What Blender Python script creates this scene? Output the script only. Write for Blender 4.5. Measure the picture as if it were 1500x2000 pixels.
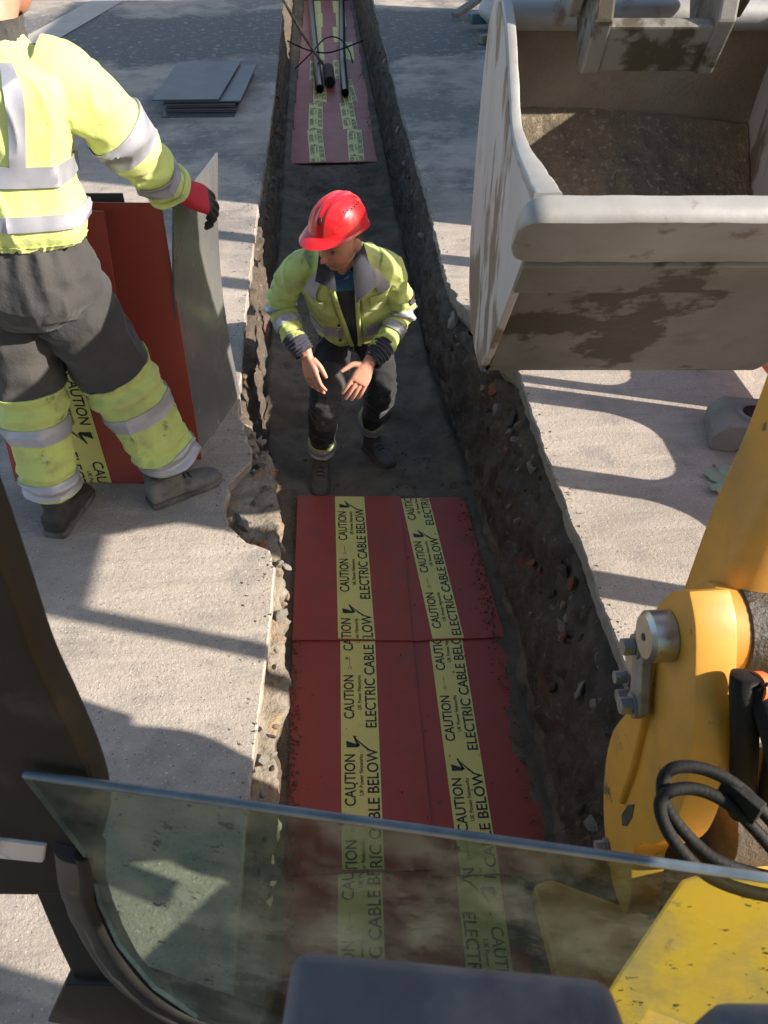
import bpy, bmesh, math, random
import numpy as np
from mathutils import Vector, Matrix

for o in list(bpy.data.objects):
    bpy.data.objects.remove(o)
scene = bpy.context.scene
COL = scene.collection
rad = math.radians
PI = math.pi

# ------------------------------------------------------------------ camera
cam_d = bpy.data.cameras.new('camera')
cam = bpy.data.objects.new('camera', cam_d)
COL.objects.link(cam)
cam.location = (0.0, 0.0, 2.0)
cam.rotation_euler = (rad(90 - 41.8), 0.0, rad(-4.0))
cam_d.sensor_fit = 'VERTICAL'
cam_d.sensor_height = 24.0
cam_d.lens = 19.2
cam_d.clip_start = 0.02
cam_d.clip_end = 400.0
cam_d.dof.use_dof = True
cam_d.dof.focus_distance = 3.3
cam_d.dof.aperture_fstop = 9.0
scene.camera = cam

# ------------------------------------------------------------------ light
SUN_EL, SUN_BACK = rad(30.0), rad(18.0)          # elevation; azimuth behind the +X axis
sun_dir = Vector((math.cos(SUN_EL) * math.cos(SUN_BACK),
                  -math.cos(SUN_EL) * math.sin(SUN_BACK), math.sin(SUN_EL)))
world = bpy.data.worlds.new('World')
scene.world = world
world.use_nodes = True
wn, wl = world.node_tree.nodes, world.node_tree.links
wn.clear()
w_out = wn.new('ShaderNodeOutputWorld')
w_bg = wn.new('ShaderNodeBackground')
w_sky = wn.new('ShaderNodeTexSky')
w_sky.sky_type = 'NISHITA'
w_sky.sun_disc = False
w_sky.sun_elevation = SUN_EL
w_sky.sun_rotation = math.atan2(sun_dir.x, sun_dir.y)
w_sky.air_density = 1.2
w_sky.dust_density = 1.5
w_bg.inputs['Strength'].default_value = 0.10
wl.new(w_sky.outputs['Color'], w_bg.inputs['Color'])
wl.new(w_bg.outputs['Background'], w_out.inputs['Surface'])

sun_d = bpy.data.lights.new('sun', 'SUN')
sun_d.energy = 5.0
sun_d.angle = rad(0.6)
sun_d.color = (1.0, 0.915, 0.80)
sun = bpy.data.objects.new('sun', sun_d)
COL.objects.link(sun)
sun.location = (12, -4, 9)
sun.rotation_euler = sun_dir.to_track_quat('Z', 'Y').to_euler()

scene.view_settings.view_transform = 'Standard'
scene.view_settings.look = 'None'
scene.view_settings.gamma = 1.0
scene.view_settings.exposure = 1.2
scene.view_settings.use_curve_mapping = False
scene.render.engine = 'CYCLES'

rnd = random.Random(11)
nrs = np.random.RandomState(5)

# ------------------------------------------------------------------ numpy helpers
def V3(*a):
    return np.array(a, float)

def nz(v):
    v = np.asarray(v, float)
    return v / (np.linalg.norm(v) + 1e-12)

def _hash(ix, iy, iz, seed):
    h = (ix * 374761393 + iy * 668265263 + iz * 2147483647 + seed * 974634777) & 0xffffffff
    h = ((h ^ (h >> 13)) * 1274126177) & 0xffffffff
    h = ((h ^ (h >> 16)) * 2246822519) & 0xffffffff
    h = h ^ (h >> 15)
    return (h & 0xffffff) / float(0xffffff)

def vnoise(P, s=1.0, seed=0):
    P = np.asarray(P, float) * s + 100.0
    i = np.floor(P).astype(np.int64)
    f = P - i
    f = f * f * (3 - 2 * f)
    r = 0
    for dx in (0, 1):
        for dy in (0, 1):
            for dz in (0, 1):
                w = (f[..., 0] if dx else 1 - f[..., 0]) * (f[..., 1] if dy else 1 - f[..., 1]) * (f[..., 2] if dz else 1 - f[..., 2])
                r = r + w * _hash(i[..., 0] + dx, i[..., 1] + dy, i[..., 2] + dz, seed)
    return r * 2 - 1

def fbm(P, s=1.0, seed=0, octv=4, gain=0.5):
    r, a = 0, 1.0
    for k in range(octv):
        r = r + a * vnoise(P, s * 2.03 ** k, seed + k * 17)
        a *= gain
    return r

def ridge(P, s=1.0, seed=0):
    return 1 - 2 * np.abs(vnoise(P, s, seed))

# ------------------------------------------------------------------ object helpers
def link(name, me, mats, parent=None, smooth=False, loc=None):
    o = bpy.data.objects.new(name, me)
    COL.objects.link(o)
    if mats is not None and len(me.materials) == 0:
        for m in (mats if isinstance(mats, (list, tuple)) else [mats]):
            me.materials.append(m)
    if smooth:
        me.polygons.foreach_set('use_smooth', [True] * len(me.polygons))
    if loc is not None:
        o.location = loc
    if parent is not None:
        o.parent = parent
        o.matrix_parent_inverse = parent_inv(parent)
    return o

def parent_inv(p):
    return Matrix.Translation(-Vector(p.location)) if p.type == 'EMPTY' else Matrix.Identity(4)

def mesh(verts, faces, midx=None, name='mesh'):
    me = bpy.data.meshes.new(name)
    me.from_pydata([tuple(map(float, v)) for v in verts], [], [tuple(map(int, f)) for f in faces])
    if midx is not None:
        me.polygons.foreach_set('material_index', list(map(int, midx)))
    me.update()
    return me

def empty(name, loc, label, cat, group=None):
    o = bpy.data.objects.new(name, None)
    COL.objects.link(o)
    o.empty_display_size = 0.1
    o.location = loc
    tag(o, label, cat, group)
    return o

def tag(o, label, cat, group=None):
    o['label'] = label
    o['category'] = cat
    if group:
        o['group'] = group
    return o

def structure(o):
    o['kind'] = 'structure'
    return o

class Geo:
    """collects vertices and faces of one mesh"""
    def __init__(self):
        self.v, self.f, self.m = [], [], []
    def add(self, v, f, m=0):
        b = len(self.v)
        self.v.extend([tuple(map(float, q)) for q in v])
        self.f.extend([tuple(int(i) + b for i in q) for q in f])
        if isinstance(m, int):
            self.m.extend([m] * len(f))
        else:
            self.m.extend(list(m))
        return self
    def box(self, c, s, rot=None, m=0):
        c, s = V3(*c), V3(*s) / 2
        v = []
        for x in (-1, 1):
            for y in (-1, 1):
                for z in (-1, 1):
                    p = V3(x, y, z) * s
                    if rot is not None:
                        p = np.array(rot @ Vector(p))
                    v.append(p + c)
        f = [(0, 1, 3, 2), (4, 6, 7, 5), (0, 4, 5, 1), (2, 3, 7, 6), (0, 2, 6, 4), (1, 5, 7, 3)]
        return self.add(v, f, m)
    def extrude(self, outline, vec, m=0):
        """closed 3d outline (list of points) extruded along vec"""
        n = len(outline)
        a = [V3(*p) for p in outline]
        b = [p + V3(*vec) for p in a]
        f = [tuple(range(n - 1, -1, -1)), tuple(range(n, 2 * n))]
        f += [(i, (i + 1) % n, n + (i + 1) % n, n + i) for i in range(n)]
        return self.add(a + b, f, m)
    def tube(self, pts, r, n=12, m=0, caps=True):
        secs = limb(pts, r)
        v, f, _ = loft(secs, max(2, (len(pts) - 1) * 6), n, caps=(caps, caps))
        return self.add(v, f, m)
    def cyl(self, a, b, r, n=20, m=0, r2=None, bev=0.0):
        a, b = V3(*a), V3(*b)
        t = nz(b - a)
        x = nz(np.cross(t, (0.31, 0.2, 0.93)))
        y = np.cross(t, x)
        r2 = r if r2 is None else r2
        L = np.linalg.norm(b - a)
        prof = [(0, r - bev), (bev, r), (L - bev, r2), (L, r2 - bev)] if bev > 0 else [(0, r), (L, r2)]
        v, f = [], []
        for (d, rr) in prof:
            for k in range(n):
                an = 2 * PI * k / n
                v.append(a + t * d + (x * math.cos(an) + y * math.sin(an)) * rr)
        for j in range(len(prof) - 1):
            for k in range(n):
                f.append((j * n + k, j * n + (k + 1) % n, (j + 1) * n + (k + 1) % n, (j + 1) * n + k))
        f.append(tuple(range(n - 1, -1, -1)))
        f.append(tuple(range((len(prof) - 1) * n, len(prof) * n)))
        return self.add(v, f, m)
    def build(self, name, mats, parent=None, smooth=False, bevel=0.0, segs=2):
        me = mesh(self.v, self.f, self.m, name)
        if bevel > 0:
            bm = bmesh.new(); bm.from_mesh(me)
            bmesh.ops.recalc_face_normals(bm, faces=bm.faces)
            es = [e for e in bm.edges if len(e.link_faces) == 2 and e.calc_face_angle(0) > 0.6]
            bmesh.ops.bevel(bm, geom=es, offset=bevel, segments=segs, affect='EDGES', profile=0.6, clamp_overlap=True)
            bm.to_mesh(me); bm.free()
        else:
            bm = bmesh.new(); bm.from_mesh(me)
            bmesh.ops.recalc_face_normals(bm, faces=bm.faces)
            bm.to_mesh(me); bm.free()
        o = link(name, me, mats, parent)
        if smooth:
            me.polygons.foreach_set('use_smooth', [True] * len(me.polygons))
            me.set_sharp_from_angle(angle=rad(40))
        return o

# ---- lofting -----------------------------------------------------------------
def catmull(A, u):
    A = np.asarray(A, float)
    n = len(A) - 1
    t = np.clip(np.asarray(u) * n, 0, n - 1e-9)
    i = np.floor(t).astype(int)
    f = (t - i)
    if A.ndim > 1:
        f = f[:, None]
    p0, p1, p2, p3 = A[np.maximum(i - 1, 0)], A[i], A[i + 1], A[np.minimum(i + 2, n)]
    return 0.5 * (2 * p1 + (p2 - p0) * f + (2 * p0 - 5 * p1 + 4 * p2 - p3) * f ** 2 + (3 * p1 - p0 - 3 * p2 + p3) * f ** 3)

def limb(pts, radii, ref=(0.0, -1.0, 0.12)):
    """sections for a tube along pts; radii number, list of numbers or of (rx, ry)"""
    pts = [V3(*p) for p in pts]
    n = len(pts)
    if not isinstance(radii, (list, tuple)):
        radii = [radii] * n
    secs = []
    for i in range(n):
        t = nz(pts[min(i + 1, n - 1)] - pts[max(i - 1, 0)])
        y = np.asarray(ref, float) - t * np.dot(ref, t)
        if np.linalg.norm(y) < 1e-3:
            y = np.cross(t, (1, 0, 0))
        y = nz(y)
        x = np.cross(y, t)
        r = radii[i]
        rx, ry = r if isinstance(r, (list, tuple)) else (r, r)
        secs.append((pts[i], x, y, rx, ry, 2.0))
    return secs

def loft(secs, nu, nt, disp=None, ur=(0, 1), tr=None, off=0.0, caps=(False, False), matf=None):
    """skin over sections (centre, xaxis, yaxis, rx, ry, exponent)"""
    u = np.linspace(ur[0], ur[1], nu + 1)
    C = catmull([s[0] for s in secs], u)
    X = catmull([s[1] for s in secs], u); X /= np.linalg.norm(X, axis=1)[:, None]
    Y = catmull([s[2] for s in secs], u); Y /= np.linalg.norm(Y, axis=1)[:, None]
    rx = catmull([s[3] for s in secs], u); ry = catmull([s[4] for s in secs], u)
    ex = catmull([s[5] for s in secs], u)
    closed = tr is None
    th = np.linspace(0, 2 * PI, nt + 1)[:-1] if closed else np.linspace(tr[0], tr[1], nt + 1)
    c, s = np.cos(th), np.sin(th)
    cx = np.sign(c)[None] * np.abs(c)[None] ** (2 / ex[:, None])
    sy = np.sign(s)[None] * np.abs(s)[None] ** (2 / ex[:, None])
    P = C[:, None, :] + X[:, None, :] * (rx[:, None] * cx)[..., None] + Y[:, None, :] * (ry[:, None] * sy)[..., None]
    N = X[:, None, :] * (cx / rx[:, None])[..., None] + Y[:, None, :] * (sy / ry[:, None])[..., None]
    N /= np.linalg.norm(N, axis=2)[..., None] + 1e-9
    U = np.repeat(u[:, None], len(th), 1)
    T = np.repeat(th[None], len(u), 0)
    d = off
    if disp is not None:
        d = d + disp(P, U, T)
    P = P + N * (d[..., None] if not np.isscalar(d) else d)
    m = len(th)
    v = P.reshape(-1, 3)
    f, mi = [], []
    mt = matf(U, T) if matf else None
    for i in range(nu):
        for k in range(m if closed else m - 1):
            k2 = (k + 1) % m
            f.append((i * m + k, i * m + k2, (i + 1) * m + k2, (i + 1) * m + k))
            mi.append(int(mt[i, k]) if mt is not None else 0)
    v = list(v)
    if caps[0] and closed:
        v.append(P[0].mean(0)); b = len(v) - 1
        for k in range(m):
            f.append((b, (k + 1) % m, k)); mi.append(mi[0])
    if caps[1] and closed:
        v.append(P[-1].mean(0)); b = len(v) - 1; q = nu * m
        for k in range(m):
            f.append((b, q + k, q + (k + 1) % m)); mi.append(mi[-1] if mt is None else int(mt[-1, 0]))
    return v, f, mi

def remesh(geo, voxel, smooth=2, fac=0.5):
    """one closed continuous surface from overlapping closed pieces"""
    me = mesh(geo.v, geo.f)
    bm = bmesh.new(); bm.from_mesh(me)
    bmesh.ops.recalc_face_normals(bm, faces=bm.faces)
    bm.to_mesh(me); bm.free()
    o = bpy.data.objects.new('temporary', me)
    COL.objects.link(o)
    md = o.modifiers.new('r', 'REMESH'); md.mode = 'VOXEL'; md.voxel_size = voxel
    if smooth:
        ms = o.modifiers.new('s', 'SMOOTH'); ms.iterations = smooth; ms.factor = fac
    dg = bpy.context.evaluated_depsgraph_get()
    out = bpy.data.meshes.new_from_object(o.evaluated_get(dg))
    bpy.data.objects.remove(o); bpy.data.meshes.remove(me)
    out.polygons.foreach_set('use_smooth', [True] * len(out.polygons))
    return out

# ------------------------------------------------------------------ materials
def material(name, c1, c2=None, scale=5.0, rough=0.8, metal=0.0, bump=0.0, bscale=60.0, bdist=0.01,
             c3=None, s3=20.0, lo3=0.55, hi3=0.68, lo=0.35, hi=0.65, detail=8.0, coat=0.0,
             stretch=(1, 1, 1), spec=0.5, c4=None, s4=3.0, lo4=0.5, hi4=0.6, sss=0.0, rvar=0.0, bdetail=6.0,
             fabric=0.0):
    m = bpy.data.materials.new(name)
    m.use_nodes = True
    n, l = m.node_tree.nodes, m.node_tree.links
    p = n['Principled BSDF']
    p.inputs['Roughness'].default_value = rough
    p.inputs['Metallic'].default_value = metal
    p.inputs['Specular IOR Level'].default_value = spec
    if coat:
        p.inputs['Coat Weight'].default_value = coat
        p.inputs['Coat Roughness'].default_value = 0.12
    if sss:
        p.inputs['Subsurface Weight'].default_value = sss
        p.inputs['Subsurface Radius'].default_value = (0.012, 0.004, 0.002)
    if fabric:
        p.inputs['Sheen Weight'].default_value = fabric
        p.inputs['Sheen Roughness'].default_value = 0.4
    tc = n.new('ShaderNodeTexCoord')
    mp = n.new('ShaderNodeMapping')
    mp.inputs['Scale'].default_value = stretch
    l.new(tc.outputs['Object'], mp.inputs['Vector'])
    vec = mp.outputs['Vector']

    def noise(sc, det=detail, r=0.6):
        t = n.new('ShaderNodeTexNoise')
        t.inputs['Scale'].default_value = sc
        t.inputs['Detail'].default_value = det
        t.inputs['Roughness'].default_value = r
        l.new(vec, t.inputs['Vector'])
        return t.outputs['Fac']

    def maskr(sock, a, b):
        r = n.new('ShaderNodeMapRange')
        r.inputs['From Min'].default_value = a
        r.inputs['From Max'].default_value = b
        l.new(sock, r.inputs['Value'])
        return r.outputs['Result']

    def mix(fac, a, b):
        x = n.new('ShaderNodeMix'); x.data_type = 'RGBA'
        l.new(fac, x.inputs['Factor'])
        for sock, val in ((x.inputs['A'], a), (x.inputs['B'], b)):
            if isinstance(val, tuple):
                sock.default_value = (*val, 1.0)
            else:
                l.new(val, sock)
        return x.outputs['Result']

    col = c1
    if c2:
        col = mix(maskr(noise(scale), lo, hi), c1, c2)
    if c3:
        col = mix(maskr(noise(s3), lo3, hi3), col, c3)
    if c4:
        col = mix(maskr(noise(s4), lo4, hi4), col, c4)
    if isinstance(col, tuple):
        p.inputs['Base Color'].default_value = (*col, 1.0)
    else:
        l.new(col, p.inputs['Base Color'])
    if rvar:
        rr = n.new('ShaderNodeMapRange')
        rr.inputs['To Min'].default_value = max(0.03, rough - rvar)
        rr.inputs['To Max'].default_value = min(1.0, rough + rvar)
        l.new(noise(scale * 1.7), rr.inputs['Value'])
        l.new(rr.outputs['Result'], p.inputs['Roughness'])
    if bump:
        b = n.new('ShaderNodeBump')
        b.inputs['Strength'].default_value = bump
        b.inputs['Distance'].default_value = bdist
        l.new(noise(bscale, bdetail, 0.65), b.inputs['Height'])
        l.new(b.outputs['Normal'], p.inputs['Normal'])
    return m

M = {}
M['soil'] = material('soil', (0.060, 0.045, 0.034), (0.125, 0.098, 0.072), 7.0, 0.95, bump=1.0, bscale=45, bdist=0.02,
                     c3=(0.23, 0.195, 0.15), s3=26, lo3=0.60, hi3=0.72, c4=(0.20, 0.055, 0.030), s4=3.4, lo4=0.635, hi4=0.70)
M['sand'] = material('sand', (0.10, 0.080, 0.057), (0.19, 0.152, 0.108), 5.0, 0.97, bump=0.8, bscale=90, bdist=0.012,
                     c3=(0.07, 0.06, 0.05), s3=12, lo3=0.55, hi3=0.75)
M['concrete_face'] = material('concrete_face', (0.31, 0.275, 0.235), (0.21, 0.185, 0.155), 9, 0.95, bump=0.8, bscale=60,
                              bdist=0.01, c3=(0.12, 0.10, 0.085), s3=30, lo3=0.6, hi3=0.7)
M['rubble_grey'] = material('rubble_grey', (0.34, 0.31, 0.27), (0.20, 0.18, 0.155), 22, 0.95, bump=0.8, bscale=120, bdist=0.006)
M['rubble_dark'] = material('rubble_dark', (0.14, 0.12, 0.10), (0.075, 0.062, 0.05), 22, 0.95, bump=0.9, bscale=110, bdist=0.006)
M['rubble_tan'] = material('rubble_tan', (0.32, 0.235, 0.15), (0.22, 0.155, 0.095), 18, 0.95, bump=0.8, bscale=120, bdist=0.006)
M['rubble_bed'] = material('rubble_bed', (0.30, 0.26, 0.21), (0.20, 0.165, 0.125), 9, 0.97, bump=1.0, bscale=55, bdist=0.02,
                           c3=(0.34, 0.22, 0.12), s3=7, lo3=0.55, hi3=0.68, c4=(0.10, 0.08, 0.06), s4=14, lo4=0.56, hi4=0.66)
M['brick'] = material('brick', (0.26, 0.085, 0.045), (0.17, 0.06, 0.038), 25, 0.92, bump=0.6, bscale=130, bdist=0.004,
                      c3=(0.30, 0.25, 0.20), s3=30, lo3=0.6, hi3=0.7)

def concrete_ground():
    m = bpy.data.materials.new('concrete_ground')
    m.use_nodes = True
    n, l = m.node_tree.nodes, m.node_tree.links
    p = n['Principled BSDF']
    p.inputs['Roughness'].default_value = 0.92
    p.inputs['Specular IOR Level'].default_value = 0.25
    geo = n.new('ShaderNodeNewGeometry')
    def mapping(s):
        a = n.new('ShaderNodeMapping'); a.inputs['Scale'].default_value = s
        l.new(geo.outputs['Position'], a.inputs['Vector']); return a.outputs['Vector']
    def noise(v, sc, det=8, r=0.6):
        t = n.new('ShaderNodeTexNoise'); t.inputs['Scale'].default_value = sc
        t.inputs['Detail'].default_value = det; t.inputs['Roughness'].default_value = r
        l.new(v, t.inputs['Vector']); return t.outputs['Fac']
    def rng(s, a, b, c=0.0, d=1.0):
        r = n.new('ShaderNodeMapRange'); r.inputs['From Min'].default_value = a; r.inputs['From Max'].default_value = b
        r.inputs['To Min'].default_value = c; r.inputs['To Max'].default_value = d
        l.new(s, r.inputs['Value']); return r.outputs['Result']
    def mix(f, a, b):
        x = n.new('ShaderNodeMix'); x.data_type = 'RGBA'
        l.new(f, x.inputs['Factor'])
        for sock, val in ((x.inputs['A'], a), (x.inputs['B'], b)):
            if isinstance(val, tuple): sock.default_value = (*val, 1)
            else: l.new(val, sock)
        return x.outputs['Result']
    def math_(op, a, b):
        x = n.new('ShaderNodeMath'); x.operation = op
        for i, v in enumerate((a, b)):
            if isinstance(v, (int, float)): x.inputs[i].default_value = v
            else: l.new(v, x.inputs[i])
        return x.outputs[0]
    v1 = mapping((1, 1, 1))
    vr = mapping((1.2, 6.0, 1.0))            # brushed across the trench
    big = noise(v1, 1.1, 6)
    col = mix(rng(big, 0.35, 0.68), (0.385, 0.328, 0.275), (0.295, 0.252, 0.213))
    col = mix(rng(noise(v1, 5.0, 8), 0.5, 0.72), col, (0.225, 0.20, 0.18))
    col = mix(rng(noise(vr, 2.2, 7), 0.50, 0.75, 0, 0.6), col, (0.46, 0.40, 0.34))
    col = mix(rng(noise(v1, 16.0, 8, 0.7), 0.52, 0.66, 0, 0.7), col, (0.29, 0.25, 0.215))
    speck = noise(v1, 95.0, 3, 0.5)
    col = mix(rng(speck, 0.62, 0.70), col, (0.16, 0.14, 0.125))
    col = mix(rng(noise(v1, 140.0, 2, 0.5), 0.64, 0.72), col, (0.60, 0.56, 0.50))
    col = mix(rng(noise(v1, 0.55, 8, 0.65), 0.50, 0.68, 0, 0.75), col, (0.22, 0.19, 0.16))
    col = mix(rng(noise(v1, 3.1, 10, 0.75), 0.60, 0.68, 0, 0.65), col, (0.14, 0.12, 0.10))
    # worn asphalt band crossing the yard, with ragged patches beyond the concrete
    sx = n.new('ShaderNodeSeparateXYZ'); l.new(geo.outputs['Position'], sx.inputs[0])
    yy = math_('ADD', sx.outputs['Y'], math_('MULTIPLY', noise(v1, 0.9, 8), 2.4))
    band = math_('MULTIPLY', rng(yy, 9.85, 10.05), rng(yy, 12.35, 12.1))
    patch = math_('MULTIPLY', rng(noise(v1, 0.8, 9, 0.65), 0.47, 0.56), rng(sx.outputs['Y'], 3.8, 5.2))
    am = math_('MAXIMUM', band, math_('MULTIPLY', patch, 0.75))
    am = math_('MULTIPLY', am, rng(noise(v1, 14.0, 6), 0.30, 0.45))
    tar = mix(rng(speck, 0.45, 0.70), (0.095, 0.092, 0.092), (0.20, 0.195, 0.19))
    col = mix(am, col, tar)
    l.new(col, p.inputs['Base Color'])
    h = math_('ADD', math_('MULTIPLY', noise(vr, 4.5, 5), 0.9), math_('MULTIPLY', noise(v1, 60, 6), 0.55))
    h = math_('ADD', h, math_('MULTIPLY', noise(v1, 170, 3), 0.35))
    b = n.new('ShaderNodeBump'); b.inputs['Strength'].default_value = 0.8; b.inputs['Distance'].default_value = 0.008
    l.new(h, b.inputs['Height']); l.new(b.outputs['Normal'], p.inputs['Normal'])
    return m
M['ground'] = concrete_ground()
M['asphalt'] = material('asphalt', (0.075, 0.075, 0.078), (0.125, 0.122, 0.12), 2.2, 0.9, bump=0.9, bscale=150, bdist=0.006,
                        c3=(0.22, 0.21, 0.205), s3=110, lo3=0.62, hi3=0.70, c4=(0.16, 0.14, 0.115), s4=1.3, lo4=0.52, hi4=0.66)
M['pale_screed'] = material('pale_screed', (0.40, 0.37, 0.33), (0.32, 0.29, 0.26), 3.0, 0.93, bump=0.5, bscale=120, bdist=0.004)
M['board_red'] = material('board_red', (0.31, 0.056, 0.040), (0.345, 0.068, 0.048), 2.5, 0.45, bump=0.2, bscale=7, bdist=0.012, rvar=0.12, spec=0.35,
                          c3=(0.17, 0.075, 0.055), s3=6, lo3=0.56, hi3=0.80, c4=(0.14, 0.10, 0.075), s4=18, lo4=0.66, hi4=0.72)
M['board_dark'] = material('board_dark', (0.060, 0.062, 0.072), (0.080, 0.081, 0.092), 3, 0.45, bump=0.1, bscale=10, bdist=0.01, rvar=0.1)
M['board_gloss'] = material('board_gloss', (0.105, 0.105, 0.107), (0.145, 0.142, 0.138), 6, 0.26, spec=0.9, rvar=0.10,
                            c3=(0.16, 0.15, 0.135), s3=4.0, lo3=0.60, hi3=0.85, stretch=(1, 1, 0.5))
M['tape'] = material('tape', (0.72, 0.66, 0.19), (0.66, 0.60, 0.18), 6, 0.5, c3=(0.40, 0.36, 0.14), s3=9, lo3=0.62, hi3=0.8)
M['tape_ink'] = material('tape_ink', (0.012, 0.012, 0.014), rough=0.5)
M['pipe'] = material('pipe', (0.012, 0.012, 0.014), (0.02, 0.02, 0.022), 5, 0.35)
M['rubber'] = material('rubber', (0.007, 0.007, 0.007), (0.014, 0.013, 0.012), 12, 0.7, spec=0.3, bump=0.2, bscale=120)
M['rod'] = material('rod', (0.34, 0.27, 0.20), (0.12, 0.07, 0.05), 9, 0.85)
M['steel_bucket'] = material('steel_bucket', (0.19, 0.184, 0.172), (0.145, 0.138, 0.124), 5, 0.55, metal=0.15, bump=0.25, bscale=35, bdist=0.006,
                             c3=(0.13, 0.075, 0.045), s3=4.0, lo3=0.58, hi3=0.75, c4=(0.055, 0.047, 0.030), s4=4.2, lo4=0.53, hi4=0.57)
M['steel_side'] = material('steel_side', (0.46, 0.435, 0.435), (0.38, 0.355, 0.35), 4, 0.6, bump=0.35, bscale=40, bdist=0.004,
                           c3=(0.17, 0.135, 0.105), s3=3.5, lo3=0.53, hi3=0.58, stretch=(1, 1, 0.45), c4=(0.42, 0.22, 0.21), s4=2.6, lo4=0.68, hi4=0.80)
M['steel_lip'] = material('steel_lip', (0.35, 0.35, 0.345), (0.28, 0.275, 0.265), 6, 0.5, metal=0.3, bump=0.2, bscale=40, bdist=0.004,
                          c3=(0.20, 0.15, 0.11), s3=9, lo3=0.60, hi3=0.68)
M['steel_inside'] = material('steel_inside', (0.27, 0.225, 0.165), (0.19, 0.155, 0.115), 4, 0.95, bump=1.0, bscale=80, bdist=0.012,
                             c3=(0.17, 0.13, 0.09), s3=9, lo3=0.6, hi3=0.75)
M['yellow'] = material('yellow_paint', (0.62, 0.300, 0.034), (0.56, 0.265, 0.032), 3, 0.48, coat=0.08, bump=0.12, bscale=30, bdist=0.004,
                       c3=(0.12, 0.075, 0.04), s3=15, lo3=0.635, hi3=0.67, c4=(0.30, 0.17, 0.06), s4=4.5, lo4=0.48, hi4=0.78)
M['yellow_deck'] = material('yellow_deck', (0.82, 0.43, 0.030), (0.74, 0.385, 0.030), 5, 0.5, bump=0.08, bscale=25, bdist=0.004,
                            c3=(0.16, 0.11, 0.06), s3=26, lo3=0.64, hi3=0.70, c4=(0.42, 0.28, 0.10), s4=7, lo4=0.48, hi4=0.70)
M['grease'] = material('grease', (0.018, 0.014, 0.010), (0.05, 0.035, 0.02), 14, 0.5, bump=0.7, bscale=50)
M['steel'] = material('steel', (0.55, 0.54, 0.52), (0.42, 0.40, 0.37), 14, 0.35, metal=0.9, c3=(0.16, 0.11, 0.07), s3=20, lo3=0.62, hi3=0.7)
M['bolt'] = material('bolt', (0.30, 0.31, 0.32), (0.22, 0.22, 0.22), 30, 0.5, metal=0.7, c3=(0.14, 0.10, 0.07), s3=40, lo3=0.6, hi3=0.7)
M['dirt_metal'] = material('dirt_metal', (0.10, 0.075, 0.055), (0.05, 0.04, 0.03), 14, 0.9, bump=0.8, bscale=70)
M['cab_black'] = material('cab_black', (0.006, 0.006, 0.006), (0.010, 0.010, 0.010), 9, 0.65, spec=0.3, bump=0.1, bscale=150,
                          c3=(0.03, 0.028, 0.026), s3=7, lo3=0.62, hi3=0.75)
M['cab_grey'] = material('cab_grey', (0.035, 0.033, 0.031), (0.055, 0.05, 0.045), 9, 0.7, c3=(0.10, 0.09, 0.08), s3=16, lo3=0.62, hi3=0.72)
M['pad_grey'] = material('pad_grey', (0.105, 0.102, 0.115), (0.135, 0.13, 0.143), 20, 0.6, bump=0.35, bscale=260, bdist=0.002,
                         c3=(0.26, 0.245, 0.235), s3=9, lo3=0.55, hi3=0.75)
M['glass_edge'] = material('glass_edge', (0.06, 0.085, 0.11), (0.10, 0.13, 0.16), 30, 0.25, spec=0.6)
M['hivis'] = material('hivis', (0.60, 0.66, 0.22), (0.55, 0.60, 0.20), 6, 0.85, bump=0.45, bscale=16, bdist=0.012, bdetail=6,
                      c3=(0.38, 0.38, 0.14), s3=6, lo3=0.58, hi3=0.85, fabric=0.2)
M['hivis_worn'] = material('hivis_worn', (0.47, 0.55, 0.16), (0.40, 0.46, 0.14), 6, 0.85, bump=0.45, bscale=18, bdist=0.010, bdetail=6,
                           c3=(0.20, 0.18, 0.10), s3=5.5, lo3=0.50, hi3=0.76, fabric=0.2, c4=(0.13, 0.11, 0.08), s4=14, lo4=0.62, hi4=0.72)
M['reflective'] = material('reflective', (0.36, 0.36, 0.40), (0.30, 0.30, 0.335), 12, 0.42, metal=0.25, bump=0.12, bscale=200, bdist=0.002)
M['trouser'] = material('trouser', (0.034, 0.033, 0.033), (0.050, 0.047, 0.045), 6, 0.9, bump=0.6, bscale=15, bdist=0.014,
                        c3=(0.10, 0.088, 0.075), s3=5, lo3=0.62, hi3=0.82, fabric=0.15)
M['trouser_navy'] = material('trouser_navy', (0.009, 0.009, 0.011), (0.016, 0.016, 0.019), 7, 0.9, bump=0.6, bscale=16, bdist=0.012,
                             c3=(0.10, 0.095, 0.09), s3=6, lo3=0.64, hi3=0.80, fabric=0.15)
M['navy'] = material('navy', (0.020, 0.020, 0.030), (0.032, 0.032, 0.045), 9, 0.85, bump=0.3, bscale=150, bdist=0.004, fabric=0.15)
M['shirt'] = material('shirt', (0.02, 0.05, 0.17), (0.03, 0.16, 0.20), 9, 0.9)
M['boot_dusty'] = material('boot_dusty', (0.095, 0.09, 0.085), (0.16, 0.15, 0.138), 12, 0.85, bump=0.3, bscale=60, c3=(0.06, 0.055, 0.05), s3=11, lo3=0.55, hi3=0.7)
M['boot_brown'] = material('boot_brown', (0.085, 0.078, 0.068), (0.12, 0.11, 0.095), 10, 0.85, bump=0.3, bscale=60)
M['boot_black'] = material('boot_black', (0.018, 0.017, 0.016), (0.045, 0.042, 0.038), 11, 0.8, bump=0.3, bscale=60)
M['sole'] = material('sole', (0.055, 0.05, 0.045), (0.13, 0.12, 0.105), 16, 0.9)
M['helmet'] = material('helmet', (0.62, 0.012, 0.016), (0.56, 0.012, 0.016), 4, 0.28, coat=0.35, c3=(0.45, 0.03, 0.025), s3=6, lo3=0.62, hi3=0.8, rvar=0.06)
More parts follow.
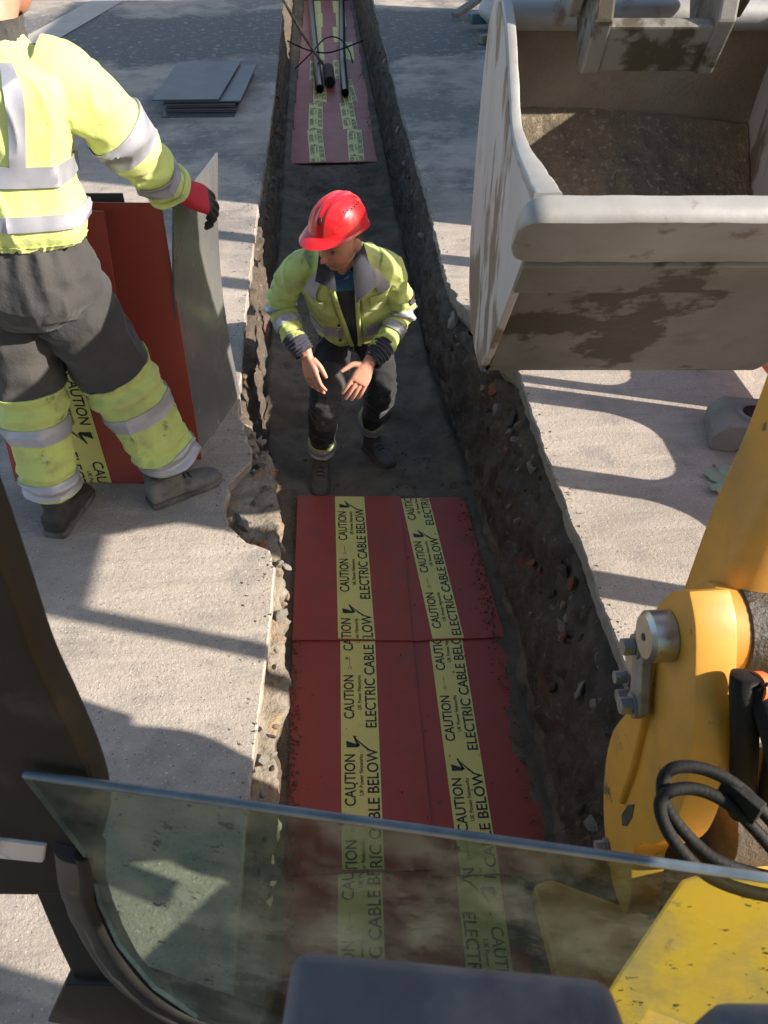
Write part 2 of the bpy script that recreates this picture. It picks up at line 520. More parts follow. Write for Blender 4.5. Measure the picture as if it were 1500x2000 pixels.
M['black_mark'] = material('black_mark', (0.02, 0.015, 0.015), rough=0.5)
M['glove_red'] = material('glove_red', (0.52, 0.025, 0.035), (0.46, 0.02, 0.03), 14, 0.8, bump=0.3, bscale=200)
M['glove_black'] = material('glove_black', (0.014, 0.014, 0.014), (0.03, 0.03, 0.03), 20, 0.55, bump=0.3, bscale=150)
M['hair'] = material('hair', (0.035, 0.022, 0.014), (0.06, 0.04, 0.026), 60, 0.7, bump=0.6, bscale=300)
M['eye'] = material('eye', (0.07, 0.05, 0.04), rough=0.35)
M['block'] = material('block', (0.155, 0.145, 0.13), (0.21, 0.195, 0.175), 9, 0.9, bump=0.5, bscale=70, c3=(0.10, 0.09, 0.08), s3=13, lo3=0.6, hi3=0.75)
M['leaf'] = material('leaf', (0.22, 0.29, 0.18), (0.30, 0.34, 0.24), 14, 0.6, bump=0.4, bscale=40)
M['container'] = material('container', (0.030, 0.085, 0.10), (0.036, 0.10, 0.115), 2, 0.5)
M['barrier'] = material('barrier', (0.60, 0.09, 0.02), (0.55, 0.08, 0.02), 3, 0.5)
M['timber'] = material('timber', (0.13, 0.115, 0.10), (0.20, 0.18, 0.155), 6, 0.9, stretch=(1, 8, 1))
M['bag'] = material('bag', (0.55, 0.53, 0.52), (0.40, 0.38, 0.37), 8, 0.6, bump=0.5, bscale=20, bdist=0.02)
M['teal'] = material('teal', (0.05, 0.16, 0.14), (0.06, 0.19, 0.16), 3, 0.5)

def skin_material():
    m = bpy.data.materials.new('skin')
    m.use_nodes = True
    n, l = m.node_tree.nodes, m.node_tree.links
    p = n['Principled BSDF']
    p.inputs['Roughness'].default_value = 0.48
    p.inputs['Subsurface Weight'].default_value = 0.18
    p.inputs['Subsurface Radius'].default_value = (0.010, 0.0035, 0.0018)
    at = n.new('ShaderNodeVertexColor'); at.layer_name = 'tone'
    tc = n.new('ShaderNodeTexCoord')
    t = n.new('ShaderNodeTexNoise'); t.inputs['Scale'].default_value = 45; t.inputs['Detail'].default_value = 5
    l.new(tc.outputs['Object'], t.inputs['Vector'])
    x = n.new('ShaderNodeMix'); x.data_type = 'RGBA'; x.blend_type = 'MULTIPLY'
    r = n.new('ShaderNodeMapRange'); r.inputs['From Min'].default_value = 0.35; r.inputs['From Max'].default_value = 0.65
    r.inputs['To Min'].default_value = 0.0; r.inputs['To Max'].default_value = 0.35
    l.new(t.outputs['Fac'], r.inputs['Value']); l.new(r.outputs['Result'], x.inputs['Factor'])
    l.new(at.outputs['Color'], x.inputs['A']); x.inputs['B'].default_value = (0.80, 0.62, 0.58, 1)
    l.new(x.outputs['Result'], p.inputs['Base Color'])
    b = n.new('ShaderNodeBump'); b.inputs['Strength'].default_value = 0.15; b.inputs['Distance'].default_value = 0.002
    t2 = n.new('ShaderNodeTexNoise'); t2.inputs['Scale'].default_value = 220
    l.new(tc.outputs['Object'], t2.inputs['Vector']); l.new(t2.outputs['Fac'], b.inputs['Height'])
    l.new(b.outputs['Normal'], p.inputs['Normal'])
    return m
M['skin'] = skin_material()

def glass_material():
    m = bpy.data.materials.new('tinted_glass')
    m.use_nodes = True
    n, l = m.node_tree.nodes, m.node_tree.links
    n.remove(n['Principled BSDF'])
    out = n['Material Output']
    tr = n.new('ShaderNodeBsdfTransparent'); tr.inputs['Color'].default_value = (0.64, 0.74, 0.67, 1)
    gl = n.new('ShaderNodeBsdfGlossy'); gl.inputs['Roughness'].default_value = 0.03
    lw = n.new('ShaderNodeLayerWeight'); lw.inputs['Blend'].default_value = 0.5
    pw = n.new('ShaderNodeMath'); pw.operation = 'POWER'; pw.inputs[1].default_value = 5.0
    l.new(lw.outputs['Facing'], pw.inputs[0])
    fr = n.new('ShaderNodeMath'); fr.operation = 'MULTIPLY_ADD'; fr.inputs[1].default_value = 0.9; fr.inputs[2].default_value = 0.04
    l.new(pw.outputs[0], fr.inputs[0])
    m1 = n.new('ShaderNodeMixShader')
    l.new(fr.outputs[0], m1.inputs['Fac']); l.new(tr.outputs[0], m1.inputs[1]); l.new(gl.outputs[0], m1.inputs[2])
    df = n.new('ShaderNodeBsdfDiffuse'); df.inputs['Color'].default_value = (0.42, 0.42, 0.36, 1)
    tl = n.new('ShaderNodeBsdfTranslucent'); tl.inputs['Color'].default_value = (0.42, 0.42, 0.36, 1)
    m0 = n.new('ShaderNodeMixShader'); m0.inputs['Fac'].default_value = 0.5
    l.new(df.outputs[0], m0.inputs[1]); l.new(tl.outputs[0], m0.inputs[2])
    tc = n.new('ShaderNodeTexCoord')
    def noise(sc, det, a, b, top):
        t = n.new('ShaderNodeTexNoise'); t.inputs['Scale'].default_value = sc; t.inputs['Detail'].default_value = det
        t.inputs['Roughness'].default_value = 0.68
        l.new(tc.outputs['Object'], t.inputs['Vector'])
        r = n.new('ShaderNodeMapRange'); r.inputs['From Min'].default_value = a; r.inputs['From Max'].default_value = b
        r.inputs['To Max'].default_value = top
        l.new(t.outputs['Fac'], r.inputs['Value']); return r.outputs['Result']
    def mx(a, b, op='MAXIMUM'):
        x = n.new('ShaderNodeMath'); x.operation = op; l.new(a, x.inputs[0]); l.new(b, x.inputs[1]); return x.outputs[0]
    dirt = noise(9, 9, 0.47, 0.70, 0.34)
    dirt = mx(dirt, noise(3.4, 8, 0.50, 0.70, 0.24))
    ad = n.new('ShaderNodeMath'); ad.operation = 'ADD'; ad.inputs[1].default_value = 0.012
    l.new(dirt, ad.inputs[0])
    m2 = n.new('ShaderNodeMixShader')
    l.new(ad.outputs[0], m2.inputs['Fac']); l.new(m1.outputs[0], m2.inputs[1]); l.new(m0.outputs[0], m2.inputs[2])
    mud = n.new('ShaderNodeBsdfDiffuse'); mud.inputs['Color'].default_value = (0.055, 0.06, 0.05, 1)
    m3 = n.new('ShaderNodeMixShader')
    l.new(noise(38, 3, 0.655, 0.685, 0.8), m3.inputs['Fac']); l.new(m2.outputs[0], m3.inputs[1]); l.new(mud.outputs[0], m3.inputs[2])
    l.new(m3.outputs[0], out.inputs['Surface'])
    return m
M['glass'] = glass_material()

# ================================================================== SETTING
# trench runs along +Y; the slab edges were measured along its length
LY = [0.0, 0.8, 1.13, 1.38, 1.68, 1.98, 2.06, 2.10, 2.2, 2.34, 2.44, 2.52, 2.60, 2.72, 2.87, 3.1, 3.8, 4.4, 5.2, 7.4, 11.6, 17.0]
LX = [-.290, -.287, -.279, -.264, -.245, -.232, -.25, -.33, -.40, -.425, -.42, -.37, -.345, -.375, -.405, -.418, -.435, -.433, -.43, -.402, -.42, -.42]
RY = [0.0, 1.3, 2.0, 2.5, 3.0, 3.16, 3.35, 3.65, 3.9, 4.11, 5.1, 7.3, 11.6, 17.0]
RX = [.84, .842, .828, .822, .826, .828, .76, .685, .64, .62, .645, .642, .68, .70]
# outer face of the soil under the left slab (rubble ledge sticks out)
BY = [0.0, 1.0, 1.4, 1.7, 2.0, 2.2, 2.5, 2.75, 2.95, 3.2, 4.0, 5.0, 17.0]
BX = [-.25, -.235, -.215, -.20, -.20, -.225, -.262, -.30, -.385, -.41, -.425, -.425, -.41]

def edge_noise(y, seed, amp):
    P = np.stack([y, np.full_like(y, 3.3 + seed), np.zeros_like(y)], 1)
    return amp * (vnoise(P, 3.0, seed) * 0.5 + vnoise(P, 11.0, seed + 1) * 0.6 + vnoise(P, 37.0, seed + 2) * 0.5)

def left_edge(y):
    rough = np.interp(y, [0, 1.9, 2.1, 2.9, 3.1, 17], [.2, .25, 2.2, 2.0, .6, .6])
    return np.interp(y, LY, LX) + edge_noise(y, 3, 0.008) * rough

def right_edge(y):
    rough = np.interp(y, [0, 3.0, 3.2, 4.1, 4.3, 17], [.7, .7, 2.2, 2.2, .8, .8])
    return np.interp(y, RY, RX) + edge_noise(y, 9, 0.010) * rough

SLAB = 0.13
def slab(name, edge, sgn):
    ys = np.concatenate([np.arange(0.2, 6.0, 0.012), np.arange(6.0, 17.01, 0.04)])
    xe = edge(ys)
    cols = [(0.035, -SLAB), (0.008, -SLAB * 0.6), (0.0, -0.007), (0.005, 0.0), (0.05, 0.0), (0.4, 0.0), (2.0, 0.0), (9.0, 0.0), (60.0, 0.0)]
    v, f, mi = [], [], []
    nc = len(cols)
    for i, y in enumerate(ys):
        for k, (d, z) in enumerate(cols):
            jit = 0.0
            if k < 3:
                jit = (0.004 if y < 2 else 0.008) * float(vnoise(np.array([[xe[i], y * 1.0, z * 3]]), 26, 31)[0])
            x = xe[i] + sgn * (d + jit) if k < 5 else sgn * (0.6 + d)
            v.append((x, y, z))
    for i in range(len(ys) - 1):
        for k in range(nc - 1):
            f.append((i * nc + k, i * nc + k + 1, (i + 1) * nc + k + 1, (i + 1) * nc + k))
            mi.append(1 if k < 2 else 0)
    b = len(v)
    far = [(sgn * 60, -14, 0), (sgn * 0.0, -14, 0), (sgn * 0.0, 0.2, 0), (sgn * 60, 0.2, 0)]
    v += far
    f.append((b, b + 1, b + 2, b + 3)); mi.append(0)
    b = len(v)
    v += [(sgn * 60, 17, 0), (0, 17, 0), (0, 160, 0), (sgn * 60, 160, 0)]
    f.append((b, b + 1, b + 2, b + 3)); mi.append(0)
    me = mesh(v, f, mi, name)
    bm = bmesh.new(); bm.from_mesh(me)
    for fc in bm.faces:
        if abs(fc.normal.z) > 0.5 and fc.normal.z < 0: fc.normal_flip()
    bm.to_mesh(me); bm.free()
    return structure(link(name, me, [M['ground'], M['concrete_face']]))

slab_left = slab('concrete_pavement_left', left_edge, -1)
slab_right = slab('concrete_pavement_right', right_edge, 1)

def floor_z(y):
    return np.interp(y, [0, 3.15, 3.3, 3.80, 3.92, 5.5, 7.45, 7.80, 8.0, 17], [-.712, -.712, -.738, -.748, -.705, -.735, -.79, -.715, -.706, -.706])

def build_trench():
    ys = np.concatenate([np.arange(0.2, 5.0, 0.016), np.arange(5.0, 9.0, 0.03), np.arange(9.0, 17.01, 0.06)])
    xl = np.interp(ys, LY, LX)
    xb = np.interp(ys, BY, BX)
    xr = np.interp(ys, RY, RX)
    br = np.interp(ys, [0, 2, 3, 3.5, 4.2, 17], [.70, .69, .69, .67, .60, .60])
    bl = np.interp(ys, [0, 2, 3, 4, 17], [-.32, -.30, -.36, -.42, -.39])
    fz = floor_z(ys)
    topz = np.interp(ys, [0, 1.9, 2.1, 2.8, 3.0, 17], [-.125, -.125, -.055, -.05, -.125, -.125])
    nl, nf, nr = 36, 34, 44
    n = nl + nf + nr
    rows = []
    for i in range(len(ys)):
        x, z = np.zeros(n), np.zeros(n)
        # left wall: from under the slab out to the face then down
        t = np.linspace(0, 1, nl)
        x[:nl] = np.interp(t, [0, .18, .45, 1], [xl[i] - .06, xb[i], xb[i] - .025, bl[i]])
        z[:nl] = np.interp(t, [0, .18, .45, 1], [topz[i], topz[i] - .03, -.32, fz[i]])
        t = np.linspace(0, 1, nf + 2)[1:-1]
        x[nl:nl + nf] = bl[i] + (br[i] - bl[i]) * t
        z[nl:nl + nf] = fz[i] + (0.02 if ys[i] < 3.2 else 0.06) * (np.abs(t - .5) * 2) ** 5
        t = np.linspace(0, 1, nr)
        x[nl + nf:] = np.interp(t, [0, .55, .88, 1], [br[i], br[i] + (xr[i] - br[i]) * .55, xr[i] - .005, xr[i] + .05])
        z[nl + nf:] = np.interp(t, [0, .55, .88, 1], [fz[i], -.36, -.15, -.12])
        rows.append(np.stack([x, np.full(n, ys[i]), z], 1))
    P = np.stack(rows)                      # rows, n, 3
    wl = np.zeros(n); wl[:nl] = 1; wl[nl + nf:] = -1
    wallw = np.abs(wl)[None]
    big = fbm(P, 5.0, 3, 3) * 0.022
    med = fbm(P, 16.0, 7, 3) * 0.016
    fine = fbm(P, 48.0, 13, 2) * 0.007
    amp = wallw * np.where(P[..., 1] < 5.2, 1.0, 0.8)
    d = (big + med + fine) * amp
    P[..., 0] += wl[None] * d
    top = np.zeros(n); top[2:14] = 1
    P[..., 2] += top[None] * (fbm(P, 13, 51, 3) * .022 + ridge(P, 30, 52) * .006) * np.interp(P[..., 1], [1.9, 2.1, 2.8, 3.0], [.5, 1, 1, .4])
    P[..., 2] += wallw * (med * .4) + (1 - wallw) * (fbm(P, 5, 21, 3) * 0.018 + fbm(P, 17, 22, 3) * 0.010) * np.interp(P[..., 1], [3.05, 3.25, 7.7, 8.0], [.25, 1, 1, .25])
    P[..., 1] += wallw * vnoise(P, 20, 41) * 0.008
    R = len(ys)
    v = P.reshape(-1, 3)
    f, mi = [], []
    for i in range(R - 1):
        for k in range(n - 1):
            f.append((i * n + k, i * n + k + 1, (i + 1) * n + k + 1, (i + 1) * n + k))
            mi.append(2 if (k < 15 and ys[i] < 3.0) else 0 if (k < nl - 3 or k > nl + nf + 3) else 1)
    v = list(v)
    # closing walls at both ends
    for yy in (0.2, 17.0):
        b = len(v)
        v += [(-.5, yy, .0), (.9, yy, .0), (.9, yy, -.78), (-.5, yy, -.78)]
        f.append((b, b + 1, b + 2, b + 3)); mi.append(0)
    o = link('trench', mesh(v, f, mi), [M['soil'], M['sand'], M['rubble_bed']], smooth=True)
    return structure(o)
trench = build_trench()

# rubble: each stone its own piece, a few shared shapes
def lump(seed, sx, sy, sz, rough=0.35, sub=2):
    bm = bmesh.new()
    bmesh.ops.create_icosphere(bm, subdivisions=sub, radius=1.0)
    P = np.array([v.co[:] for v in bm.verts])
    r = 1 + rough * vnoise(P, 1.3, seed) + rough * .5 * vnoise(P, 2.9, seed + 3)
    # broken flats
    rs = np.random.RandomState(seed)
    for k in range(11):
        nrm = nz(rs.normal(size=3)); lim = rs.uniform(.42, .8)
        dd = (P * r[:, None]) @ nrm
        r = np.where(dd > lim, r * lim / np.maximum(dd, 1e-6), r)
    P = P * r[:, None] * V3(sx, sy, sz)
    for v, p in zip(bm.verts, P):
        v.co = p
    me = bpy.data.meshes.new('stone')
    bm.to_mesh(me); bm.free()
    return me

stone_meshes = {}
for mk in ('rubble_grey', 'rubble_dark', 'rubble_tan', 'brick'):
    lst = []
    for k in range(4):
        me = lump(100 + k * 7 + len(mk), 1.0, rnd.uniform(.7, 1.1), rnd.uniform(.5, .8), sub=2)
        me.materials.append(M[mk]); lst.append(me)
    stone_meshes[mk] = lst

def stone(p, s, mk, parent=trench):
    nm = 'brick_piece' if mk == 'brick' else 'stone'
    o = bpy.data.objects.new(nm, rnd.choice(stone_meshes[mk]))
    COL.objects.link(o)
    o.location = p
    o.scale = (s * rnd.uniform(.8, 1.2), s * rnd.uniform(.8, 1.3), s * rnd.uniform(.7, 1.1))
    o.rotation_euler = (rnd.uniform(0, 6), rnd.uniform(0, 6), rnd.uniform(0, 6))
    o.parent = parent
    return o

def soil_right_x(y, z):
    xr = float(np.interp(y, RY, RX)); b = float(np.interp(y, [0, 2, 3, 3.5, 4.2, 17], [.70, .69, .69, .67, .60, .60]))
    return float(np.interp(z, [-.72, -.36, -.15], [b, b + (xr - b) * .55, xr - .005]))

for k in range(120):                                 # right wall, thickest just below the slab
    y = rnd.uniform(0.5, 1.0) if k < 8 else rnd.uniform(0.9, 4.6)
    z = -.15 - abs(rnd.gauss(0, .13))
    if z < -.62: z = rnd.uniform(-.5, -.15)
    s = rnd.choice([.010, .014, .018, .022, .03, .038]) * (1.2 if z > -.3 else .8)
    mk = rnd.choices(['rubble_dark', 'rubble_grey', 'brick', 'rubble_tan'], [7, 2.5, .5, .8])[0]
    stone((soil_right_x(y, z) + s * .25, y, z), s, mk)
for (y, z, s, mk) in [(3.30, -.10, .05, 'rubble_dark'), (3.42, -.14, .06, 'rubble_grey'), (3.55, -.10, .045, 'rubble_dark'), (3.66, -.16, .05, 'rubble_dark'),
                      (3.85, -.12, .05, 'rubble_grey'), (3.98, -.2, .04, 'brick'), (3.2, -.25, .045, 'rubble_grey'), (3.05, -.2, .05, 'rubble_dark'),
                      (1.52, -.24, .05, 'rubble_grey'), (1.62, -.3, .04, 'rubble_grey'), (1.22, -.45, .055, 'rubble_grey'), (1.30, -.5, .035, 'rubble_dark'),
                      (1.38, -.2, .045, 'rubble_dark'), (2.2, -.33, .03, 'brick'), (2.28, -.36, .03, 'brick'), (2.95, -.3, .035, 'brick'), (2.7, -.42, .026, 'rubble_tan'),
                      (2.55, -.38, .024, 'rubble_grey'), (1.85, -.3, .04, 'brick'), (1.75, -.38, .04, 'rubble_dark')]:
    stone((soil_right_x(y, z) - s * .1, y, z), s, mk)
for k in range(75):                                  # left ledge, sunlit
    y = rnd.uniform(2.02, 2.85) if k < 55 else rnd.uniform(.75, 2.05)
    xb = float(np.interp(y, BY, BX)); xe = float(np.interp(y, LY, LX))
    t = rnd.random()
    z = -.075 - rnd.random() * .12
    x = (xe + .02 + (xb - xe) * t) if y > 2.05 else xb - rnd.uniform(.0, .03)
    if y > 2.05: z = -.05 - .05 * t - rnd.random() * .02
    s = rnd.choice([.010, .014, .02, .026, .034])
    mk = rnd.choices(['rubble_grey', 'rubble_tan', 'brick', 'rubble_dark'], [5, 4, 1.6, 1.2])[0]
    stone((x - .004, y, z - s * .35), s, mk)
for (x, y, z, s, mk) in [(-.385, 2.30, -.045, .055, 'rubble_grey'), (-.37, 2.40, -.045, .05, 'rubble_grey'), (-.39, 2.22, -.05, .045, 'rubble_dark'),
                         (-.30, 2.16, -.07, .045, 'brick'), (-.33, 2.12, -.06, .03, 'brick'), (-.29, 2.45, -.08, .05, 'rubble_tan'), (-.33, 2.55, -.05, .05, 'rubble_tan'),
                         (-.34, 2.68, -.06, .05, 'rubble_tan'), (-.265, 1.62, -.15, .045, 'rubble_tan'), (-.25, 1.42, -.16, .03, 'rubble_grey'), (-.26, 1.16, -.15, .04, 'brick'), (-.245, 1.0, -.14, .05, 'rubble_grey')]:
    stone((x, y, z - s * .45), s, mk)
for k in range(60):                                  # left wall farther on and right wall far away
    y = rnd.uniform(3.0, 9.0)
    if rnd.random() < .55:
        z = rnd.uniform(-.5, -.15); x = float(np.interp(y, BY, BX)) - .005
    else:
        y = rnd.uniform(4.6, 10); z = rnd.uniform(-.45, -.15); x = soil_right_x(y, z)
    stone((x, y, z), rnd.choice([.015, .02, .03, .04]), rnd.choices(['rubble_dark', 'rubble_tan', 'brick', 'rubble_grey'], [5, 3, 1.5, 2])[0])

# loose crumbs of soil: on the slabs along the cut and on the boards
def crumbs():
    g = Geo()
    T = [V3(1, 1, 1), V3(-1, -1, 1), V3(-1, 1, -1), V3(1, -1, -1)]
    F = [(0, 1, 2), (0, 3, 1), (0, 2, 3), (1, 3, 2)]
    def one(p, s):
        nonlocal g
        R = np.array(Matrix.Rotation(rnd.uniform(0, 6), 3, Vector((rnd.gauss(0, 1), rnd.gauss(0, 1), rnd.gauss(0, 1) + .01))))
        g.add([np.asarray(p) + R @ (t * s * rnd.uniform(.6, 1.2)) for t in T], F)
    for k in range(700):
        y = rnd.uniform(.6, 6.5)
        if rnd.random() < .5:
            x = float(left_edge(np.array([y]))[0]) - abs(rnd.gauss(0, .05))
        else:
            x = float(right_edge(np.array([y]))[0]) + abs(rnd.gauss(0, .03))
        s = rnd.choice([.0012, .0018, .0025, .004])
        one((x, y, s * .4), s)
    o = g.build('concrete_crumbs', M['rubble_bed'])
    o['kind'] = 'stuff'
    tag(o, 'small crumbs of concrete and dirt along the cut edges of the pavement', 'crumbs')
    g = Geo()
    for k in range(1400):
        y = rnd.uniform(.9, 3.1); s = rnd.choice([.0015, .002, .003, .004])
        x = -.235 + abs(rnd.gauss(0, .02)) if rnd.random() < .6 else .64 - abs(rnd.gauss(0, .03))
        if rnd.random() < .06: x = rnd.uniform(-.2, .6)
        one((x, y, -.690 + s * .2), s)
    for k in range(1400):
        y = rnd.uniform(3.2, 8.0); s = rnd.choice([.002, .003, .005, .007])
        one((rnd.uniform(-.36, .58), y, float(floor_z(np.array([y]))[0]) + s * .3), s)
    for k in range(500):
        y = rnd.uniform(8.0, 11); s = rnd.choice([.003, .005, .008])
        x = -.32 + abs(rnd.gauss(0, .03)) if rnd.random() < .5 else .5 - abs(rnd.gauss(0, .03))
        one((x, y, -.69 + s * .2), s)
    o = g.build('soil_crumbs', M['sand'])
    o['kind'] = 'stuff'
    tag(o, 'loose crumbs of soil scattered along the trench edges and boards', 'soil')
crumbs()

# asphalt band crossing the concrete, and pale repair strips (thin sheets)
def sheet(name, pts, mat, z=0.004):
    o = link(name, mesh([(x, y, z) for x, y in pts], [tuple(range(len(pts)))]), mat)
    return structure(o)
def wavy(x0, x1, y, n, amp, seed):
    return [(x, y + amp * float(vnoise(np.array([[x, 1.7, 0]]), 1.3, seed)[0])) for x in np.linspace(x0, x1, n)]
sheet('concrete_strip', [(-3.1, 9.6), (-2.72, 9.55), (-2.2, 12.5), (-2.6, 12.5)], M['pale_screed'], 0.008)
sheet('concrete_strip_far', wavy(-6, -3.0, 9.25, 12, .03, 65) + [(-3.0, 9.42), (-6, 9.45)], M['pale_screed'], 0.008)

# ================================================================== COVER BOARDS AND TAPE
def text_mesh2d(txt):
    cu = bpy.data.curves.new('lettering', 'FONT')
    cu.body = txt; cu.size = 1.0; cu.resolution_u = 3; cu.offset = 0.011
    o = bpy.data.objects.new('temporary', cu); COL.objects.link(o)
    dg = bpy.context.evaluated_depsgraph_get()
    me = bpy.data.meshes.new_from_object(o.evaluated_get(dg))
    v = np.array([q.co[:2] for q in me.vertices]); f = [tuple(p.vertices) for p in me.polygons]
    bpy.data.objects.remove(o); bpy.data.curves.remove(cu); bpy.data.meshes.remove(me)
    v[:, 0] -= v[:, 0].min()
    cap = 0.7
    v[:, 0] /= v[:, 0].max()
    v[:, 1] /= max(v[:, 1].max(), 1e-6)
    return v, f
TXT = {t: text_mesh2d(t) for t in ('CAUTION', 'ELECTRIC CABLE BELOW', 'UK Power Networks')}
PERIOD, TW = 0.69, 0.148

def period_geo():
    """one repeat of the printed tape in (s along, t across) coordinates"""
    vs, fs = [], []
    def put(txt, s0, L, t_base, cap):
        v, f = TXT[txt]
        b = len(vs)
        for x, y in v: vs.append((s0 + x * L, t_base - y * cap))
        fs.extend([tuple(i + b for i in q) for q in f])
    def poly(pts):
        b = len(vs); vs.extend(pts); fs.append(tuple(range(b, b + len(pts))))
    put('CAUTION', .075, .205, .053, .041)
    put('CAUTION', .405, .205, .053, .041)
    put('UK Power Networks', .115, .165, .083, .0155)
    put('UK Power Networks', .445, .165, .083, .0155)
    put('ELECTRIC CABLE BELOW', .035, .60, .140, .043)
    # lightning bolt
    poly([(.640, .022), (.668, .020), (.648, .074), (.640, .064)])
    poly([(.640, .064), (.648, .074), (.690, .052), (.690, .046)])
    poly([(.682, .056), (.690, .046), (.622, .118), (.640, .088)])
    # small ring and dash between the two words
    n = 10
    for k in range(n):
        a0, a1 = 2 * PI * k / n, 2 * PI * (k + 1) / n
        if k % 3 == 2: continue
        poly([(.317 + .008 * math.cos(a0), .040 + .008 * math.sin(a0)), (.317 + .008 * math.cos(a1), .040 + .008 * math.sin(a1)),
              (.317 + .0055 * math.cos(a1), .040 + .0055 * math.sin(a1)), (.317 + .0055 * math.cos(a0), .040 + .0055 * math.sin(a0))])
    poly([(.330, .038), (.372, .038), (.372, .0395), (.330, .0395)])
    return vs, fs
PGEO = period_geo()

def lettering_mesh(L, phase, W=TW):
    """print clipped to 0..L; phase = s where a period starts; returns verts (s,t), faces"""
    vs, fs = [], []
    k = math.floor((0 - phase) / PERIOD) - 1
    while phase + k * PERIOD < L + PERIOD:
        b = len(vs)
        vs += [(s + phase + k * PERIOD, t * W / TW) for s, t in PGEO[0]]
        fs += [tuple(i + b for i in q) for q in PGEO[1]]
        k += 1
    me = mesh([(s, t, 0) for s, t in vs], fs)
    bm = bmesh.new(); bm.from_mesh(me)
    for co, no in (((0.002, 0, 0), (-1, 0, 0)), ((L - 0.002, 0, 0), (1, 0, 0))):
        bmesh.ops.bisect_plane(bm, geom=bm.verts[:] + bm.edges[:] + bm.faces[:], plane_co=co, plane_no=no, clear_outer=True)
    v = [q.co[:] for q in bm.verts]; bm.verts.index_update()
    f = [tuple(q.index for q in p.verts) for p in bm.faces]
    bm.free(); bpy.data.meshes.remove(me)
    return v, f

def bilinear(q, a, b):
    """q: four corners near-left, near-right, far-right, far-left"""
    q = [V3(*p) for p in q]
    return (q[0] * (1 - a) + q[1] * a) * (1 - b) + (q[3] * (1 - a) + q[2] * a) * b

def cover_board(corners, label, tape=None, phase=0.0, th=0.006, sag=0.0, group=None, mat='board_red', bow=None, down=False, ntape=10, letters=True):
    """corners: near-left, near-right, far-right, far-left (3d).  tape: four 3d corners laid on it"""
    c = [V3(*p) for p in corners]
    base = sum(c) / 4
    nrm = nz(np.cross(c[1] - c[0], c[3] - c[0]))
    e = empty('cover_board', tuple(base), label, 'cover board', group)
    n = 12
    def surf(a, b):
        p = bilinear(c, a, b)
        d = sag * math.sin(PI * a) * math.sin(PI * b)
        if bow: d += bow(a, b)
        return p + nrm * d
    v, f = [], []
    for side in (0, 1):
        for i in range(n + 1):
            for k in range(n + 1):
                v.append(surf(k / n, i / n) - nrm * (th * side))
    S = (n + 1) ** 2
    for i in range(n):
        for k in range(n):
            q = (i * (n + 1) + k, i * (n + 1) + k + 1, (i + 1) * (n + 1) + k + 1, (i + 1) * (n + 1) + k)
            f.append(q); f.append(tuple(S + j for j in q[::-1]))
    ring = [k for k in range(n + 1)] + [i * (n + 1) + n for i in range(1, n + 1)] + [n * (n + 1) + k for k in range(n - 1, -1, -1)] + [i * (n + 1) for i in range(n - 1, 0, -1)]
    for j in range(len(ring)):
        a, b = ring[j], ring[(j + 1) % len(ring)]
        f.append((a, S + a, S + b, b))
    o = link('panel', mesh(v, f), M[mat], e)
    if tape is not None:
        # inverse bilinear by parametrising the tape inside the board's own grid
        A = np.array([c[1] - c[0], c[3] - c[0], nrm]).T
        inv = np.linalg.inv(A)
        tq = [V3(*p) for p in tape]
        def on(p, lift):
            a, b, _ = inv @ (p - c[0])
            # refine for a board that is not a parallelogram
            for _i in range(6):
                r = p - bilinear(c, a, b); da, db, _ = inv @ r
                a += da; b += db
            return surf(a, b) + nrm * lift
        tv, tf = [], []
        for i in range(ntape + 1):
            tv += [on(bilinear(tq, 0, i / ntape), .0014), on(bilinear(tq, 1, i / ntape), .0014)]
        for i in range(ntape):
            tf.append((2 * i, 2 * i + 1, 2 * i + 3, 2 * i + 2))
        t = link('warning_tape', mesh(tv, tf), M['tape'], e)
        if letters:
            L = np.linalg.norm((tq[3] + tq[2]) / 2 - (tq[0] + tq[1]) / 2)
            lv, lf = lettering_mesh(L, phase)
            out = []
            for s, w, _ in lv:
                b = s / L; a = w / TW
                if down: b, a = 1 - b, 1 - a
                out.append(on(bilinear(tq, a, b), .0026))
            link('lettering', mesh(out, lf), M['tape_ink'], t)['kind'] = 'stuff'
    return e

GB = 'red cover boards laid in the trench'
ZB = -.694
def q4(pts, z):
    return [(x, y, z) for x, y in pts]
# third row lies lowest, then second, then first (each overlaps the next)
cover_board(q4([(-.245, .42), (.262, .40), (.262, 1.27), (-.240, 1.29)], ZB - .006), 'red cover board under the window glass, below the left tape', q4([(-.092, .44), (.052, .43), (.080, 1.26), (-.065, 1.27)], ZB - .006), phase=.30, group=GB)
cover_board(q4([(.240, .40), (.655, .42), (.655, 1.25), (.245, 1.25)], ZB - .014), 'red cover board under the window glass, below the twisted right tape', q4([(.300, .43), (.440, .42), (.468, 1.22), (.325, 1.24)], ZB - .014), phase=.12, group=GB, down=True)
cover_board(q4([(-.236, 1.235), (.258, 1.220), (.275, 2.26), (-.228, 2.28)], ZB), 'near left red cover board with a yellow caution tape down its middle', q4([(-.053, 1.24), (.088, 1.232), (.118, 2.255), (-.028, 2.265)], ZB), phase=-.18, group=GB)
cover_board(q4([(.245, 1.20), (.650, 1.185), (.664, 2.24), (.258, 2.25)], ZB - .008), 'near right red cover board with a slanting yellow caution tape, beside the dark soil wall', q4([(.338, 1.20), (.468, 1.195), (.484, 2.235), (.345, 2.24)], ZB - .008), phase=-.26, group=GB)
cover_board(q4([(-.230, 2.222), (.273, 2.185), (.297, 3.112), (-.215, 3.150)], ZB + .008), 'red cover board in front of the crouching worker, left of the joint', q4([(-.038, 2.215), (.117, 2.200), (.118, 3.118), (-.028, 3.130)], ZB + .008), phase=-.50, sag=.003, group=GB)
